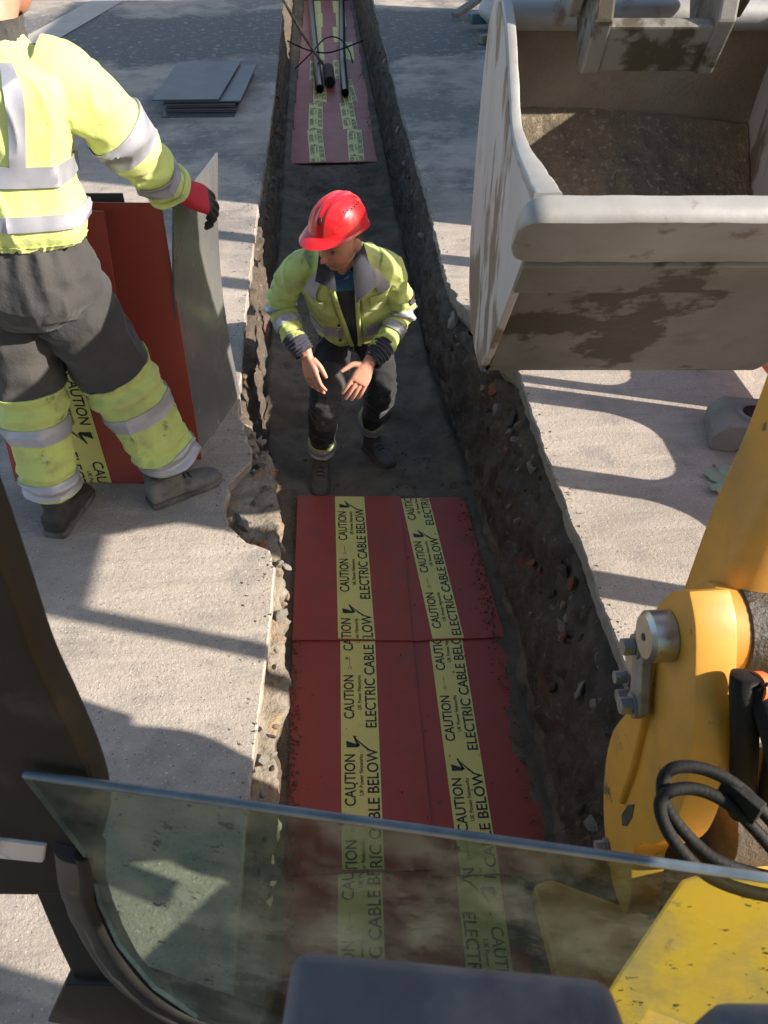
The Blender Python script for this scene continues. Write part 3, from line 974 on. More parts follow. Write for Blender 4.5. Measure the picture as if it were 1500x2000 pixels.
cover_board(q4([(.252, 2.188), (.662, 2.182), (.617, 3.093), (.280, 3.105)], ZB + .001), 'red cover board in front of the crouching worker, right of the joint', q4([(.358, 2.192), (.490, 2.188), (.443, 3.092), (.303, 3.097)], ZB + .001), phase=-.02, sag=.003, group=GB)

# far run of boards, half buried at their sides
LT = [(-.14, -.165), (-.155, -.145), (-.10, -.09), (-.14, -.13), (-.09, -.10), (-.12, -.11), (-.09, -.08), (-.10, -.10)]
RT = [(.225, .24), (.205, .19), (.245, .215), (.16, .165), (.29, .30), (.20, .20), (.26, .27), (.24, .24)]
for r in range(8):
    y0 = 7.96 + r * .94
    for side in (0, 1):
        xa, xb_ = ((-.32, .085), (.085, .49))[side]
        xo = .015 * r
        ta, tb = (LT[r], RT[r])[side]
        z = ZB + .012 - .004 * (r % 2) + (.002 if side == 0 else 0)
        pos = ['nearest', 'second', 'third', 'fourth', 'fifth', 'sixth', 'seventh', 'farthest'][r]
        cover_board([(xa + xo, y0 - .02, z), (xb_ + xo, y0 - .02, z), (xb_ + xo, y0 + .95, z + .004), (xa + xo, y0 + .95, z + .004)],
                    'red cover board far up the trench, %s row, %s side' % (pos, ('left', 'right')[side]),
                    [(ta, y0, z), (ta + TW, y0, z), (tb + TW, y0 + .93, z + .004), (tb, y0 + .93, z + .004)],
                    phase=rnd.uniform(-.6, 0), group='red cover boards far up the trench', letters=(r < 4))

# boards standing beside the left worker
cover_board([(-1.235, 2.500, .003), (-.745, 2.455, .003), (-.70, 2.60, .99), (-1.20, 2.66, .99)],
            'red cover board with yellow caution tape standing behind the left worker\'s legs',
            [(-1.012, 2.478, .005), (-.866, 2.466, .005), (-.93, 2.635, .985), (-1.075, 2.645, .985)], phase=.14, down=True)
cover_board([(-1.02, 2.625, .003), (-.540, 2.590, .003), (-.530, 2.655, .99), (-1.00, 2.70, .99)],
            'plain red cover board standing upright between the left worker and the black sheet', None)
cover_board([(-1.10, 2.70, .003), (-.64, 2.66, .003), (-.66, 2.72, 1.0), (-1.12, 2.75, 1.0)],
            'dark cover board standing behind the plain red board, only its top edge showing', None, mat='board_dark')
cover_board([(-.560, 2.630, .003), (-.415, 3.045, .003), (-.375, 3.03, 1.02), (-.480, 2.610, 1.0)],
            'curved glossy black cover sheet held upright by the left worker\'s gloved hand', None, mat='board_gloss', th=.007,
            bow=lambda a, b: -.036 * math.sin(PI * b) + .006 * math.sin(PI * a))

# stack of dark boards lying on the far left pavement
stk = [(-1.275, 7.03, -.70, 8.10, .0), (-1.25, 7.10, -.69, 8.14, .02), (-1.255, 7.09, -.68, 8.15, .01), (-1.245, 7.11, -.70, 8.16, -.01), (-1.26, 7.10, -.70, 8.13, .015),
       (-1.25, 7.12, -.65, 8.17, .0), (-1.34, 7.11, -.82, 8.22, .03)]
names = ['lowest dark board of the stack on the far left pavement', 'second dark board from the bottom of the stack on the pavement', 'third dark board from the bottom of the stack on the pavement',
         'middle dark board of the stack on the pavement', 'third dark board from the top of the stack on the pavement', 'second dark board from the top, its right edge showing, in the stack',
         'topmost dark board of the stack on the far left pavement, shifted left']
for i, (x0, y0, x1, y1, sk) in enumerate(stk):
    z = .012 + i * .017
    cover_board([(x0, y0, z), (x1, y0 - .02, z), (x1 + sk + .08, y1, z + .006), (x0 + sk + .04, y1 + .02, z + .006)], names[i], None, mat='board_dark', th=.010,
                sag=-.004, group='dark boards stacked on the pavement')

# ================================================================== THINGS IN THE FAR TRENCH
def duct(pts, r, label, wall=.006):
    e = empty('duct_pipe', pts[0], label, 'pipe', 'black ducts in the far trench')
    n = 22
    secs = limb(pts, r, ref=(0, 0, 1)); ins = limb(pts, r - wall, ref=(0, 0, 1))
    g = Geo()
    v, f, _ = loft(secs, 24, n); g.add(v, f)
    b = len(g.v)
    v2, f2, _ = loft(ins, 24, n); g.add(v2, f2)
    for k in range(n):
        g.f.append((k, (k + 1) % n, b + (k + 1) % n, b + k)); g.m.append(0)
    g.build('pipe_wall', M['pipe'], e, smooth=True)
    return e
duct([(-.022, 10.2, -.628), (-.055, 11.8, -.635), (-.085, 13.6, -.635), (-.12, 16.6, -.635)], .047, 'left black duct pipe lying on the far red boards')
duct([(.262, 10.02, -.628), (.285, 11.8, -.635), (.34, 13.6, -.635), (.42, 16.6, -.635)], .044, 'right black duct pipe lying on the far red boards')
e = empty('pipe_stub', (.10, 10.5, -.69), 'short muddy pipe stub between the two black ducts', 'pipe')
g = Geo().cyl((.10, 10.42, -.615), (.09, 10.95, -.60), .066, 22, bev=.004)
g.build('stub_wall', M['dirt_metal'], e, smooth=True)
Geo().cyl((.10, 10.415, -.615), (.10, 10.425, -.615), .055, 20).build('stub_mouth', M['rubber'], e)
g = Geo().tube([(-.40, 11.1, .10), (-.20, 11.15, -.26), (-.05, 11.22, -.50), (.05, 11.3, -.655)], [.017, .016, .017, .015], 10)
tag(g.build('timber_stake', M['rod'], smooth=True), 'long weathered stake leaning from the pavement edge into the far trench', 'stake')
g = Geo().tube([(-.40, 11.55, -.42), (-.15, 11.52, -.52), (.08, 11.5, -.55), (.28, 11.55, -.52), (.55, 11.6, -.44)], .009, 10)
tag(g.build('crossing_cable', M['rubber'], smooth=True), 'black cable sagging straight across the far trench over the ducts', 'cable')
g = Geo().tube([(-.30, 11.0, -.60), (-.10, 11.3, -.50), (.08, 11.75, -.44), (.25, 11.72, -.44), (.36, 11.5, -.52), (.40, 11.3, -.62)], .008, 10)
tag(g.build('looped_cable', M['rubber'], smooth=True), 'black cable arching over both ducts in the far trench', 'cable')

# ================================================================== THINGS ON THE PAVEMENT
# foot block with a hole, barrier standing in a row of them
def barrier_panel(y0, y1, x, label):
    e = empty('barrier', (x, (y0 + y1) / 2, 0), label, 'barrier', 'site barriers beside the trench')
    th = .045
    n = 3
    step = (y1 - y0) / n
    ws = [.06] + [.12] * (n - 1) + [.12]
    for i in range(n + 1):
        Geo().box((x, y0 + i * step, .94), (th, ws[i], 1.76)).build('post', M['barrier'], e, bevel=.01)
    for i in range(n + 1):
        for sg in (-1, 1):
            if (i == 0 and sg < 0) or (i == n and sg > 0): continue
            for zr, dz in ((.335, 1),):
                yb = y0 + i * step + sg * ws[i] * .45
                r_ = .14
                pts = [(x - .02, yb, zr - dz * .01)] + [(x - .02, yb + sg * r_ * (1 - math.cos(a)), zr + dz * r_ * (1 - math.sin(a))) for a in np.linspace(0, PI / 2, 8)]
                Geo().extrude(pts, (.04, 0, 0)).build('corner_web', M['barrier'], e)
    Geo().box((x, (y0 + y1) / 2, .20), (th * .9, y1 - y0, .27)).build('bottom_rail', M['barrier'], e, bevel=.01)
    Geo().box((x, (y0 + y1) / 2, 1.74), (th * .9, y1 - y0, .17)).build('top_rail', M['barrier'], e, bevel=.01)
    return e
barrier_panel(.92, 2.62, 1.88, 'orange barrier beside the excavator boom at the right edge')
barrier_panel(2.74, 4.5, 1.90, 'orange barrier hidden behind the excavator bucket')
def foot_block(x, y, rz, label):
    e = empty('rubber_block', (x, y, 0), label, 'barrier foot')
    R = Matrix.Rotation(rz, 3, 'Z')
    prof = [(-.36, 0), (-.36, .07), (-.31, .125), (.31, .125), (.36, .07), (.36, 0), (.27, 0), (.24, .03), (-.24, .03), (-.27, 0)]
    # body with a square socket near its end
    bm = bmesh.new()
    g = Geo()
    out = [np.array(R @ Vector((a, -.11, h))) + V3(x, y, 0) for a, h in prof]
    g.extrude(out, np.array(R @ Vector((0, .22, 0))))
    g.build('block_body', M['block'], e, bevel=.008, segs=2)
    h = Geo()
    for sx in (-.20,):
        c = np.array(R @ Vector((sx, 0, 0))) + V3(x, y, 0)
        h.cyl(c + V3(0, 0, .118), c + V3(0, 0, .1275), .050, 18)
    h.build('socket', M['rubber'], e)
    r = Geo()
    c = np.array(R @ Vector((-.20, 0, 0))) + V3(x, y, 0)
    sec = []
    n = 20
    v, f = [], []
    for k in range(n):
        a = 2 * PI * k / n
        for rr, z in ((.050, .1272), (.060, .136), (.074, .134), (.080, .124)):
            v.append(c + V3(math.cos(a) * rr, math.sin(a) * rr, z))
    for k in range(n):
        k2 = (k + 1) % n
        for j in range(3):
            f.append((k * 4 + j, k2 * 4 + j, k2 * 4 + j + 1, k * 4 + j + 1))
    r.add(v, f).build('socket_rim', M['block'], e, smooth=True)
    return e
foot_block(1.855, 2.53, rad(-14), 'grey rubber barrier foot with a round socket on the right pavement')

def maple_leaf(c, size, rz, label):
    pts = []
    lobes = [(90, 1.0), (38, .9), (-12, .72), (142, .9), (192, .72)]
    pr = []
    for ang in np.arange(-60, 241, 4):
        r = .42
        for la, lr in lobes:
            d = abs((ang - la + 180) % 360 - 180)
            r = max(r, lr * max(0, 1 - (d / 30) ** 1.1) + .42 * (d < 30) * (d / 30))
        r *= 1 + .10 * math.sin(ang * .9)
        pr.append((math.cos(rad(ang)) * r, math.sin(rad(ang)) * r))
    R = Matrix.Rotation(rz, 3, 'Z')
    v = [V3(*c) + V3(0, 0, .012)]
    for x, y in pr:
        q = np.array(R @ Vector((x * size, y * size, 0)))
        z = .004 + .02 * (x * x + y * y) * abs(math.sin(3 * math.atan2(y, x)))
        v.append(V3(*c) + q + V3(0, 0, z))
    f = [(0, i, i + 1) for i in range(1, len(v) - 1)] + [(0, len(v) - 1, 1)]
    n = len(v)
    v2 = [p - V3(0, 0, .0012) for p in v]
    f += [tuple(n + i for i in q[::-1]) for q in f]
    e = empty('fallen_leaf', c, label, 'leaf')
    link('leaf_blade', mesh(v + v2, f), M['leaf'], e, smooth=True)
    a = V3(*c); b = a + np.array(R @ Vector((.1 * size, -size * .9, .004)))
    Geo().tube([a + V3(0, 0, .008), (a + b) / 2 + V3(0, 0, .008), b + V3(0, 0, .003)], [.003, .0022, .0018], 6).build('stalk', M['leaf'], e)
maple_leaf((1.50, 2.30, .004), .135, rad(115), 'pale green lobed leaf fallen on the right pavement beside the boom')
st = link('pebble', stone_meshes['rubble_tan'][1], None, loc=(1.455, 2.40, .012)); st.scale = (.010, .011, .009)
tag(st, 'small pale pebble on the right pavement by the leaf', 'pebble')

# made-up cabin behind the bucket, added to shade the far ground
e = empty('shade_cabin', (4.9, 6.7, 0), 'dark teal cabin added behind the excavator bucket to shade the far ground', 'cabin')
Geo().box((4.85, 6.75, 2.0), (2.4, 5.6, 3.76)).build('shade_cabin_walls', M['container'], e, bevel=.03)
for k in range(27):
    Geo().box((3.635, 4.1 + k * .2, 2.0), (.05, .09, 3.5)).build('wall_rib', M['container'], e)
Geo().box((4.85, 6.75, 3.93), (2.5, 5.7, .10)).build('shade_cabin_roof', M['container'], e, bevel=.02)
Geo().box((4.85, 6.75, .06), (2.2, 5.3, .12)).build('base_frame', M['cab_black'], e)

# odds and ends behind the bucket's top left corner
def bar(name, a, b, w, h, mat, label, cat):
    a, b = V3(*a), V3(*b)
    d = nz(b - a); x = nz(np.cross(d, (0, 0, 1))); z = np.cross(x, d)
    pr = [a + x * w / 2 + z * h / 2, a - x * w / 2 + z * h / 2, a - x * w / 2 - z * h / 2, a + x * w / 2 - z * h / 2]
    g = Geo().extrude(pr, b - a)
    return tag(g.build(name, M[mat], bevel=min(w, h) * .15), label, cat)
bar('timber_batten', (1.50, 10.30, .06), (2.1, 10.75, .30), .10, .05, 'timber', 'dark timber batten propped up beyond the bucket\'s top left corner', 'batten')
bar('timber_offcut', (1.62, 9.25, .045), (2.3, 9.45, .045), .10, .08, 'timber', 'dark timber offcut on the asphalt left of the bucket', 'timber')
bar('crate_board', (1.60, 9.85, .12), (2.3, 9.95, .12), .16, .10, 'container', 'dark blue block lying under the batten left of the bucket', 'block')
sk = lump(77, .20, .17, .20, .2, 3); sk.materials.append(M['bag'])
o = link('white_sack', sk, None, loc=(1.83, 9.72, .20), smooth=True)
tag(o, 'white plastic sack beside the bucket\'s top left corner', 'sack')
bar('teal_board', (2.1, 11.6, .10), (3.3, 11.5, .10), .5, .18, 'teal', 'teal board lying far behind the bucket', 'board')

# ================================================================== EXCAVATOR
exc = empty('excavator', (0, -1.2, 0), 'yellow excavator seen from inside its cab, with bucket raised over the trench', 'excavator')
BU, BV = V3(.9976, -.0698, 0), V3(.0698, .9976, 0)
def B(u, v, h):
    return BU * u + BV * v + V3(0, 0, h)
UL, UR = .276, 1.075
side = [(1.49, 1.425), (1.62, 1.408), (1.84, 1.410), (1.94, 1.445), (2.03, 1.505), (2.15, 1.575), (2.26, 1.605), (2.38, 1.595), (2.47, 1.52), (2.52, 1.38), (2.552, 1.15), (2.552, 1.0), (2.535, .88),
        (2.47, .765), (2.36, .715), (2.2, .700), (2.06, .72), (1.97, .79), (1.88, .895), (1.76, 1.035), (1.64, 1.180), (1.545, 1.30), (1.475, 1.39)]
bucket = Geo()
shell = [(1.520, 1.345), (1.65, 1.190), (1.765, 1.045), (1.88, .905), (1.97, .785), (2.06, .717), (2.2, .697), (2.36, .712), (2.47, .762), (2.537, .88), (2.555, 1.0), (2.555, 1.15), (2.523, 1.38), (2.50, 1.46), (2.475, 1.52), (2.45, 1.56)]
th = .014
S = [V3(0, v, h) for v, h in shell]
inn = []
for i, p in enumerate(S):
    t = nz(S[min(i + 1, len(S) - 1)] - S[max(i - 1, 0)])
    inn.append(p + V3(0, -t[2], t[1]) * th)
nU = 24
gv, gf, gm = [], [], []
us = np.linspace(UL + .02, UR - .02, nU + 1)
# finer profile
def dens(poly, n):
    A = np.array(poly); return catmull(A, np.linspace(0, 1, n))
So, Si = dens(S, 60), dens(inn, 60)
for layer, (A, mi) in enumerate(((So, 0), (Si, 1))):
    b = len(gv)
    for u in us:
        for p in A:
            q = B(u, p[1], p[2])
            if layer == 1:
                q = q + V3(0, -1, .4) * (.004 + .010 * max(0, float(fbm(np.array([q]), 9, 71, 3)[0])))
            gv.append(q)
    for i in range(nU):
        for k in range(59):
            gf.append((b + i * 60 + k, b + i * 60 + k + 1, b + (i + 1) * 60 + k + 1, b + (i + 1) * 60 + k)); gm.append(mi)
bucket.add(gv, gf, gm)
bk = bucket.build('bucket', [M['steel_bucket'], M['steel_inside']], exc, smooth=True)
for u, nm in ((UL, 'side_plate'), (UR, 'side_plate')):
    Geo().extrude([B(u, v, h) for v, h in side], BU * (.020 if u == UL else -.020)).build(nm, M['steel_side'], bk, bevel=.004)
# rim along the mouth of each side plate, swelling towards the lip
for u, sg in ((UL, 1), (UR, -1)):
    rim = [(1.495, 1.430), (1.56, 1.424), (1.66, 1.418), (1.80, 1.413), (1.90, 1.427), (1.98, 1.474), (2.08, 1.540), (2.17, 1.586), (2.26, 1.608)]
    w = [.030, .030, .026, .017, .013, .012, .012, .012, .012]
    secs = [(B(u + sg * (.008 + w[i] * .5), v, h), BU, nz(np.cross(BU, B(0, rim[min(i + 1, 8)][0], rim[min(i + 1, 8)][1]) - B(0, rim[max(i - 1, 0)][0], rim[max(i - 1, 0)][1]))), w[i] * .8 + .002, .011, 6.0) for i, (v, h) in enumerate(rim)]
    v, f, _ = loft(secs, 50, 16, disp=lambda P, U, T: fbm(P, 30, 5, 2) * .0015, caps=(True, True))
    Geo().add(v, f).build('mouth_rim', M['steel_lip'], bk, smooth=True)
# cutting edge: a thick rolled plate
lip = [(1.476, 1.443), (1.452, 1.434), (1.438, 1.421), (1.436, 1.409), (1.441, 1.402), (1.470, 1.369), (1.508, 1.326), (1.544, 1.286), (1.550, 1.283), (1.566, 1.296), (1.568, 1.304), (1.540, 1.345), (1.500, 1.410), (1.484, 1.437)]
lp = np.array([V3(0, a, b) for a, b in lip])
uu = np.concatenate([np.linspace(0, .05, 8), np.linspace(.06, UR - UL + .05, 40)])
cen = lp.mean(0)
gv, gf = [], []
for s_ in uu:
    k = math.sqrt(max(0.0, 1 - (1 - min(1, s_ / .05)) ** 2)) * .55 + .45
    for p in lp:
        q = cen + (p - cen) * (V3(1, k, k) if s_ < .05 else 1)
        P_ = B(UL - .030 + s_, q[1], q[2] - .012 * (1 - k))
        gv.append(P_ + V3(0, 0, .0016 * float(vnoise(np.array([P_]), 35, 8)[0])))
n = len(lp)
for i in range(len(uu) - 1):
    for k in range(n):
        gf.append((i * n + k, i * n + (k + 1) % n, (i + 1) * n + (k + 1) % n, (i + 1) * n + k))
gf.append(tuple(range(n)))
Geo().add(gv, gf).build('cutting_edge', M['steel_lip'], bk, smooth=True)
wp = [(1.556, 1.268), (1.640, 1.170), (1.652, 1.184), (1.566, 1.284)]
Geo().extrude([B(UL + .004, v, h) for v, h in wp], BU * (UR - UL - .008)).build('wear_plate', M['steel_bucket'], bk, bevel=.003)
Geo().cyl(B(UL + .01, 2.43, 1.548), B(UR - .01, 2.43, 1.548), .036, 28).build('torsion_tube', M['steel_lip'], bk, smooth=True)
# mounting ears and hitch
for u in (.428, .806):
    ear = [(2.20, 1.585), (2.16, 1.63), (2.17, 1.75), (2.22, 1.86), (2.32, 1.88), (2.40, 1.80), (2.43, 1.66), (2.36, 1.60)]
    Geo().extrude([B(u, v, h) for v, h in ear], BU * .028).build('mounting_ear', M['steel_bucket'], bk, bevel=.004)
hitch = Geo()
for u in (.466, .738):
    pl = [(2.145, 1.478), (2.075, 1.60), (2.11, 1.78), (2.2, 1.96), (2.34, 1.98), (2.40, 1.80), (2.30, 1.60), (2.2, 1.48)]
    hitch.extrude([B(u, v, h) for v, h in pl], BU * .042)
hitch.extrude([B(.506, v, h) for v, h in [(2.150, 1.482), (2.085, 1.588), (2.105, 1.604), (2.18, 1.49)]], BU * .24)
qh = hitch.build('quick_hitch', M['steel_bucket'], exc, bevel=.006)
for h, v in ((1.70, 2.30), (1.86, 2.26)):
    Geo().cyl(B(.41, v, h), B(.85, v, h), .024, 20).build('hitch_pin', M['steel'], qh, smooth=True)
# dipper arm rising out of the picture and the boom coming back to the machine
def boxarm(name, pts, hw, mat, parent, ex=7.0):
    pts = [V3(*p) for p in pts]
    secs = []
    for i, p in enumerate(pts):
        t = nz(pts[min(i + 1, len(pts) - 1)] - pts[max(i - 1, 0)])
        x = nz(np.cross(np.cross(t, (1, 0, 0)), t)) * 1.0
        y = np.cross(t, x)
        secs.append((p, x, y, hw[i][0], hw[i][1], ex))
    v, f, _ = loft(secs, 50, 64, caps=(True, True))
    return Geo().add(v, f).build(name, M[mat], parent, smooth=True)
boxarm('dipper_arm', [B(.66, 2.27, 1.90), B(.66, 2.25, 2.4), B(.69, 2.15, 3.1), B(.72, 2.0, 3.6)], [(.09, .09), (.10, .12), (.11, .16), (.11, .14)], 'yellow', exc)
boom = boxarm('boom', [(.742, .845, .95), (.752, .880, 1.15), (.765, .915, 1.35), (.79, 1.0, 1.9), (.81, 1.2, 2.7), (.80, 1.55, 3.3), (.80, 2.0, 3.62)],
              [(.180, .086), (.168, .084), (.150, .080), (.125, .10), (.125, .13), (.12, .14), (.11, .12)], 'yellow', exc, ex=4.5)
Geo().cyl((.590, .79, 1.020), (.650, .79, 1.020), .0755, 32, bev=.004).build('grease_ring', M['grease'], boom, smooth=True)

# swing bracket with its pin
out = [(.780, 1.118), (.812, 1.085), (.838, 1.040), (.862, .960), (.880, .880), (.872, .825), (.846, .775), (.836, .735), (.848, .690), (.860, .630), (.853, .560), (.834, .505), (.806, .455),
       (.770, .415), (.720, .385), (.660, .375), (.615, .40), (.625, .47), (.660, .53), (.655, .60), (.622, .66), (.600, .74), (.603, .82), (.622, .895), (.650, .965), (.692, 1.032), (.735, 1.092)]
outd = dens([V3(0, a, b) for a, b in out + [out[0]]], 110)[:-1]
bracket = Geo().extrude([(.50, p[1], p[2]) for p in outd], (.062, 0, 0)).build('swing_bracket', M['yellow'], exc, bevel=.004, smooth=True)
Geo().extrude([(.93, p[1], p[2]) for p in outd[::2]], (.05, 0, 0)).build('far_cheek', M['yellow'], bracket, bevel=.004)
Geo().cyl((.556, .79, 1.020), (.612, .79, 1.020), .072, 36, bev=.004).build('boss', M['yellow'], bracket, smooth=True)
Geo().cyl((.640, .70, .62), (.930, .70, .62), .10, 30).build('cross_tube', M['dirt_metal'], bracket, smooth=True)
Geo().box((.74, .70, .46), (.36, .20, .05)).build('bottom_web', M['dirt_metal'], bracket, bevel=.006)
# raised rib on the cheek
rib = [(.842, 1.0), (.852, .90), (.80, .80), (.775, .70), (.762, .58), (.738, .58), (.742, .70), (.760, .82), (.80, .93)]
Geo().extrude([(.488, y, z) for y, z in rib], (.02, 0, 0)).build('stiffener', M['yellow'], bracket, bevel=.008, segs=3)
pin = Geo().cyl((.458, .787, 1.010), (.505, .787, 1.010), .041, 36, bev=.007).build('pivot_pin', M['steel'], bracket, smooth=True)
Geo().cyl((.4565, .787, 1.010), (.4585, .787, 1.010), .006, 12).build('grease_nipple', M['grease'], pin)
kp = [(.850, .950), (.822, .968), (.800, .945), (.752, .850), (.768, .815), (.792, .822)]
Geo().extrude([(.474, y, z) for y, z in kp], (.018, 0, 0)).build('keeper_plate', M['bolt'], bracket, bevel=.003)
def hexbolt(c, r, l, parent, ax=(-1, 0, 0)):
    c, ax = V3(*c), V3(*ax)
    g = Geo()
    x, y = V3(0, 1, 0), V3(0, 0, 1)
    hx = [c + (x * math.cos(k * PI / 3 + .3) + y * math.sin(k * PI / 3 + .3)) * r for k in range(6)]
    g.extrude(hx, ax * l)
    b = g.build('bolt', M['bolt'], parent, bevel=.0015)
    return b
for (y, z, r, x) in [(.828, .935, .0155, .474), (.778, .842, .0155, .474), (.866, .80, .0125, .498), (.838, .782, .0135, .498), (.742, .412, .0125, .498)]:
    Geo().cyl((x, y, z), (x - .004, y, z), r * 1.35, 20).build('washer', M['bolt'], bracket)
    hexbolt((x - .004, y, z), r, .020, bracket)
Geo().cyl((.492, .862, .848), (.500, .862, .848), .026, 24, bev=.002).build('cover_disc', M['steel'], bracket, smooth=True)
# worn paint scar and hose clip
scar = [(.712, .632), (.728, .60), (.735, .55), (.722, .535), (.708, .56), (.704, .60)]
Geo().extrude([(.4985, y, z) for y, z in scar], (.002, 0, 0)).build('worn_patch', M['dirt_metal'], bracket)

# hoses
h1 = [(.56, .36, 1.02), (.498, .401, 1.061), (.442, .447, 1.108), (.402, .466, 1.126), (.366, .468, 1.126), (.353, .457, 1.112), (.364, .433, 1.086), (.397, .404, 1.057), (.438, .388, 1.041), (.496, .376, 1.033), (.58, .37, 1.02)]
h2 = [(.57, .38, 1.04), (.500, .419, 1.086), (.448, .462, 1.128), (.410, .484, 1.140), (.376, .490, 1.138), (.362, .482, 1.124), (.366, .462, 1.098), (.395, .432, 1.070), (.432, .412, 1.050), (.50, .396, 1.036), (.58, .39, 1.03)]
def hose(pts, r, parent):
    secs = limb(pts, r, ref=(.1, .2, 1))
    v, f, _ = loft(secs, 900, 12, disp=lambda P, U, T: .00028 * np.sin(U * 210 * 2 * PI))
    return Geo().add(v, f).build('hydraulic_hose', M['rubber'], parent, smooth=True)
ho = hose(h1, .0076, exc); hose(h2, .0076, exc)
Geo().box((.446, .456, 1.119), (.014, .050, .036), Matrix.Rotation(.6, 3, 'Z')).build('cable_tie', M['rubber'], ho, bevel=.002)
hose([(.70, .50, .70), (.60, .60, .98), (.575, .655, 1.045), (.555, .665, 1.055), (.57, .63, .96), (.60, .60, .80)], .020, exc)
hose([(.74, .52, .72), (.66, .60, 1.0), (.63, .64, 1.04), (.62, .63, .96), (.64, .60, .80)], .018, exc)
Geo().cyl((.566, .655, 1.050), (.580, .658, 1.046), .0225, 18).build('hose_collar', material('collar_orange', (.55, .12, .03), rough=.6), exc, smooth=True)

# deck of the machine below the boom
dk = [(.335, .385, .55), (.41, .462, .55), (.57, .609, .55), (.90, .68, .55), (1.3, .5, .55), (1.3, .20, .55), (.40, .20, .55)]
Geo().extrude(dk, (0, 0, -.06)).build('front_deck', M['yellow_deck'], exc, bevel=.006)
tr = [(.36, .725, .30), (.40, .735, .30), (.62, .63, .30), (.52, .50, .30), (.37, .535, .30)]
Geo().extrude(tr, (0, 0, -.05)).build('tow_bracket', M['yellow'], exc, bevel=.012, segs=3)

# cab front: plane of the lower window
CN, CD, CK = V3(.21466, .97669, 0), V3(.97669, -.21466, 0), .3908
def Cb(s, h, off=0.0):
    return CN * (CK + off) + CD * s + V3(0, 0, h)
gl = [(-.438, 1.231), (.75, 1.231), (.75, .42), (-.26, .42), (-.36, .50), (-.415, .62), (-.436, .78), (-.43, .92), (-.412, 1.04)]
gg = Geo()
n = len(gl)
a = [Cb(s, h) for s, h in gl]; b = [Cb(s, h, .007) for s, h in gl]
gg.add(a + b, [tuple(range(n - 1, -1, -1)), tuple(range(n, 2 * n))] + [(i, (i + 1) % n, n + (i + 1) % n, n + i) for i in range(n)], [0, 0] + [1] * n)
gg.build('window_pane', [M['glass'], M['glass_edge']], exc)
Geo().tube([Cb(-.436, 1.229, .0035), Cb(0, 1.229, .0035), Cb(.75, 1.229, .0035)], .0052, 10).build('pane_edge_trim', M['glass_edge'], exc, smooth=True)
pil = [(-0.361, 1.679), (-0.36, 1.613), (-0.365, 1.516), (-0.372, 1.409), (-0.37, 1.322), (-0.37, 1.23), (-0.377, 1.156), (-0.387, 1.108), (-0.416, 1.026), (-0.465, 0.913), (-0.505, 0.885), (-0.666, 0.833)]
pl = dens([V3(s, h, 0) for s, h in pil], 60)
Geo().extrude([Cb(p[0], p[1], .05) for p in pl] + [Cb(-1.0, pil[-1][1], .05), Cb(-1.0, 2.1, .05), Cb(pil[0][0] + .01, 2.1, .05)], CN * -.035).build('cab_pillar', M['cab_black'], exc, bevel=.008, segs=3)
fo = [(-.405, 1.06), (-.415, 1.0), (-.432, .916), (-.438, .778), (-.424, .633), (-.388, .536), (-.319, .480), (-.219, .445), (.1, .43)]
secs = limb([Cb(s - .012, h - .004, .004) for s, h in fo], [.010] * len(fo), ref=(0, 1, 0))
v, f, _ = loft(secs, 80, 12, caps=(True, True))
Geo().add(v, f).build('window_seal', M['rubber'], exc, smooth=True)
fi = [(-.425, 1.055), (-.448, .95), (-.462, .82), (-.462, .68), (-.440, .565), (-.390, .475), (-.31, .420), (-.2, .39), (.1, .37)]
secs = limb([Cb(s - .005, h - .012, .018) for s, h in fi], [(.030, .022)] * len(fi), ref=(0, 1, 0))
v, f, _ = loft(secs, 80, 20, disp=lambda P, U, T: fbm(P, 20, 3, 2) * .002, caps=(True, True))
Geo().add(v, f).build('window_frame', M['cab_grey'], exc, smooth=True)
Geo().extrude([Cb(s, h, .01) for s, h in [(-.75, 1.03), (-.47, 1.045), (-.488, .995), (-.75, .965)]], CN * .03).build('cab_rail', M['steel_side'], exc, bevel=.004)
Geo().extrude([Cb(s, h, .03) for s, h in [(-.535, 1.0), (-.47, 1.0), (-.47, .40), (-.60, .36), (-.575, .64)]], CN * .03).build('lower_panel', M['cab_black'], exc, bevel=.004)
Geo().extrude([Cb(s, h, .02) for s, h in [(-.60, .50), (-.45, .56), (-.10, .36), (-.10, .26), (-.70, .26)]], CN * .03).build('floor_edge', M['cab_black'], exc, bevel=.004)
# unseen cab roof and right side panel, added and shaped to shade the pillar
Geo().box((.80, -.35, 1.99), (.05, 1.14, .86)).build('cab_shade_panel', M['cab_black'], exc, bevel=.01)
Geo().box((.12, -.45, 2.42), (1.5, 1.5, .08)).build('cab_roof', M['cab_black'], exc, bevel=.02)
# control consoles close to the lens
def pad(name, q, dn, mat='pad_grey'):
    g = Geo().extrude(q, dn)
    o = g.build(name, M[mat], exc, bevel=.012, segs=4)
    o.data.polygons.foreach_set('use_smooth', [True] * len(o.data.polygons))
    return o
pad('control_console', [(-.036, .169, 1.550), (.128, .147, 1.540), (.150, .030, 1.510), (-.060, .040, 1.515)], (0, .004, -.055))
pad('control_console', [(.176, .135, 1.534), (.30, .125, 1.534), (.32, .03, 1.51), (.178, .03, 1.505)], (0, .004, -.055))
# undercarriage, outside the picture below the cab
Geo().box((.5, -1.3, .62), (2.2, 2.6, .30)).build('house_frame', M['yellow_deck'], exc, bevel=.03)
for x in (-.85, 1.55):
    tk = []
    for k in range(24):
        an = 2 * PI * k / 24
        tk.append((x - .2, -1.2 + (1.0 if math.cos(an) > 0 else -1.0) + .26 * math.cos(an), .272 + .26 * math.sin(an)))
    Geo().extrude(tk, (.4, 0, 0)).build('track', M['rubber'], exc, bevel=.01)

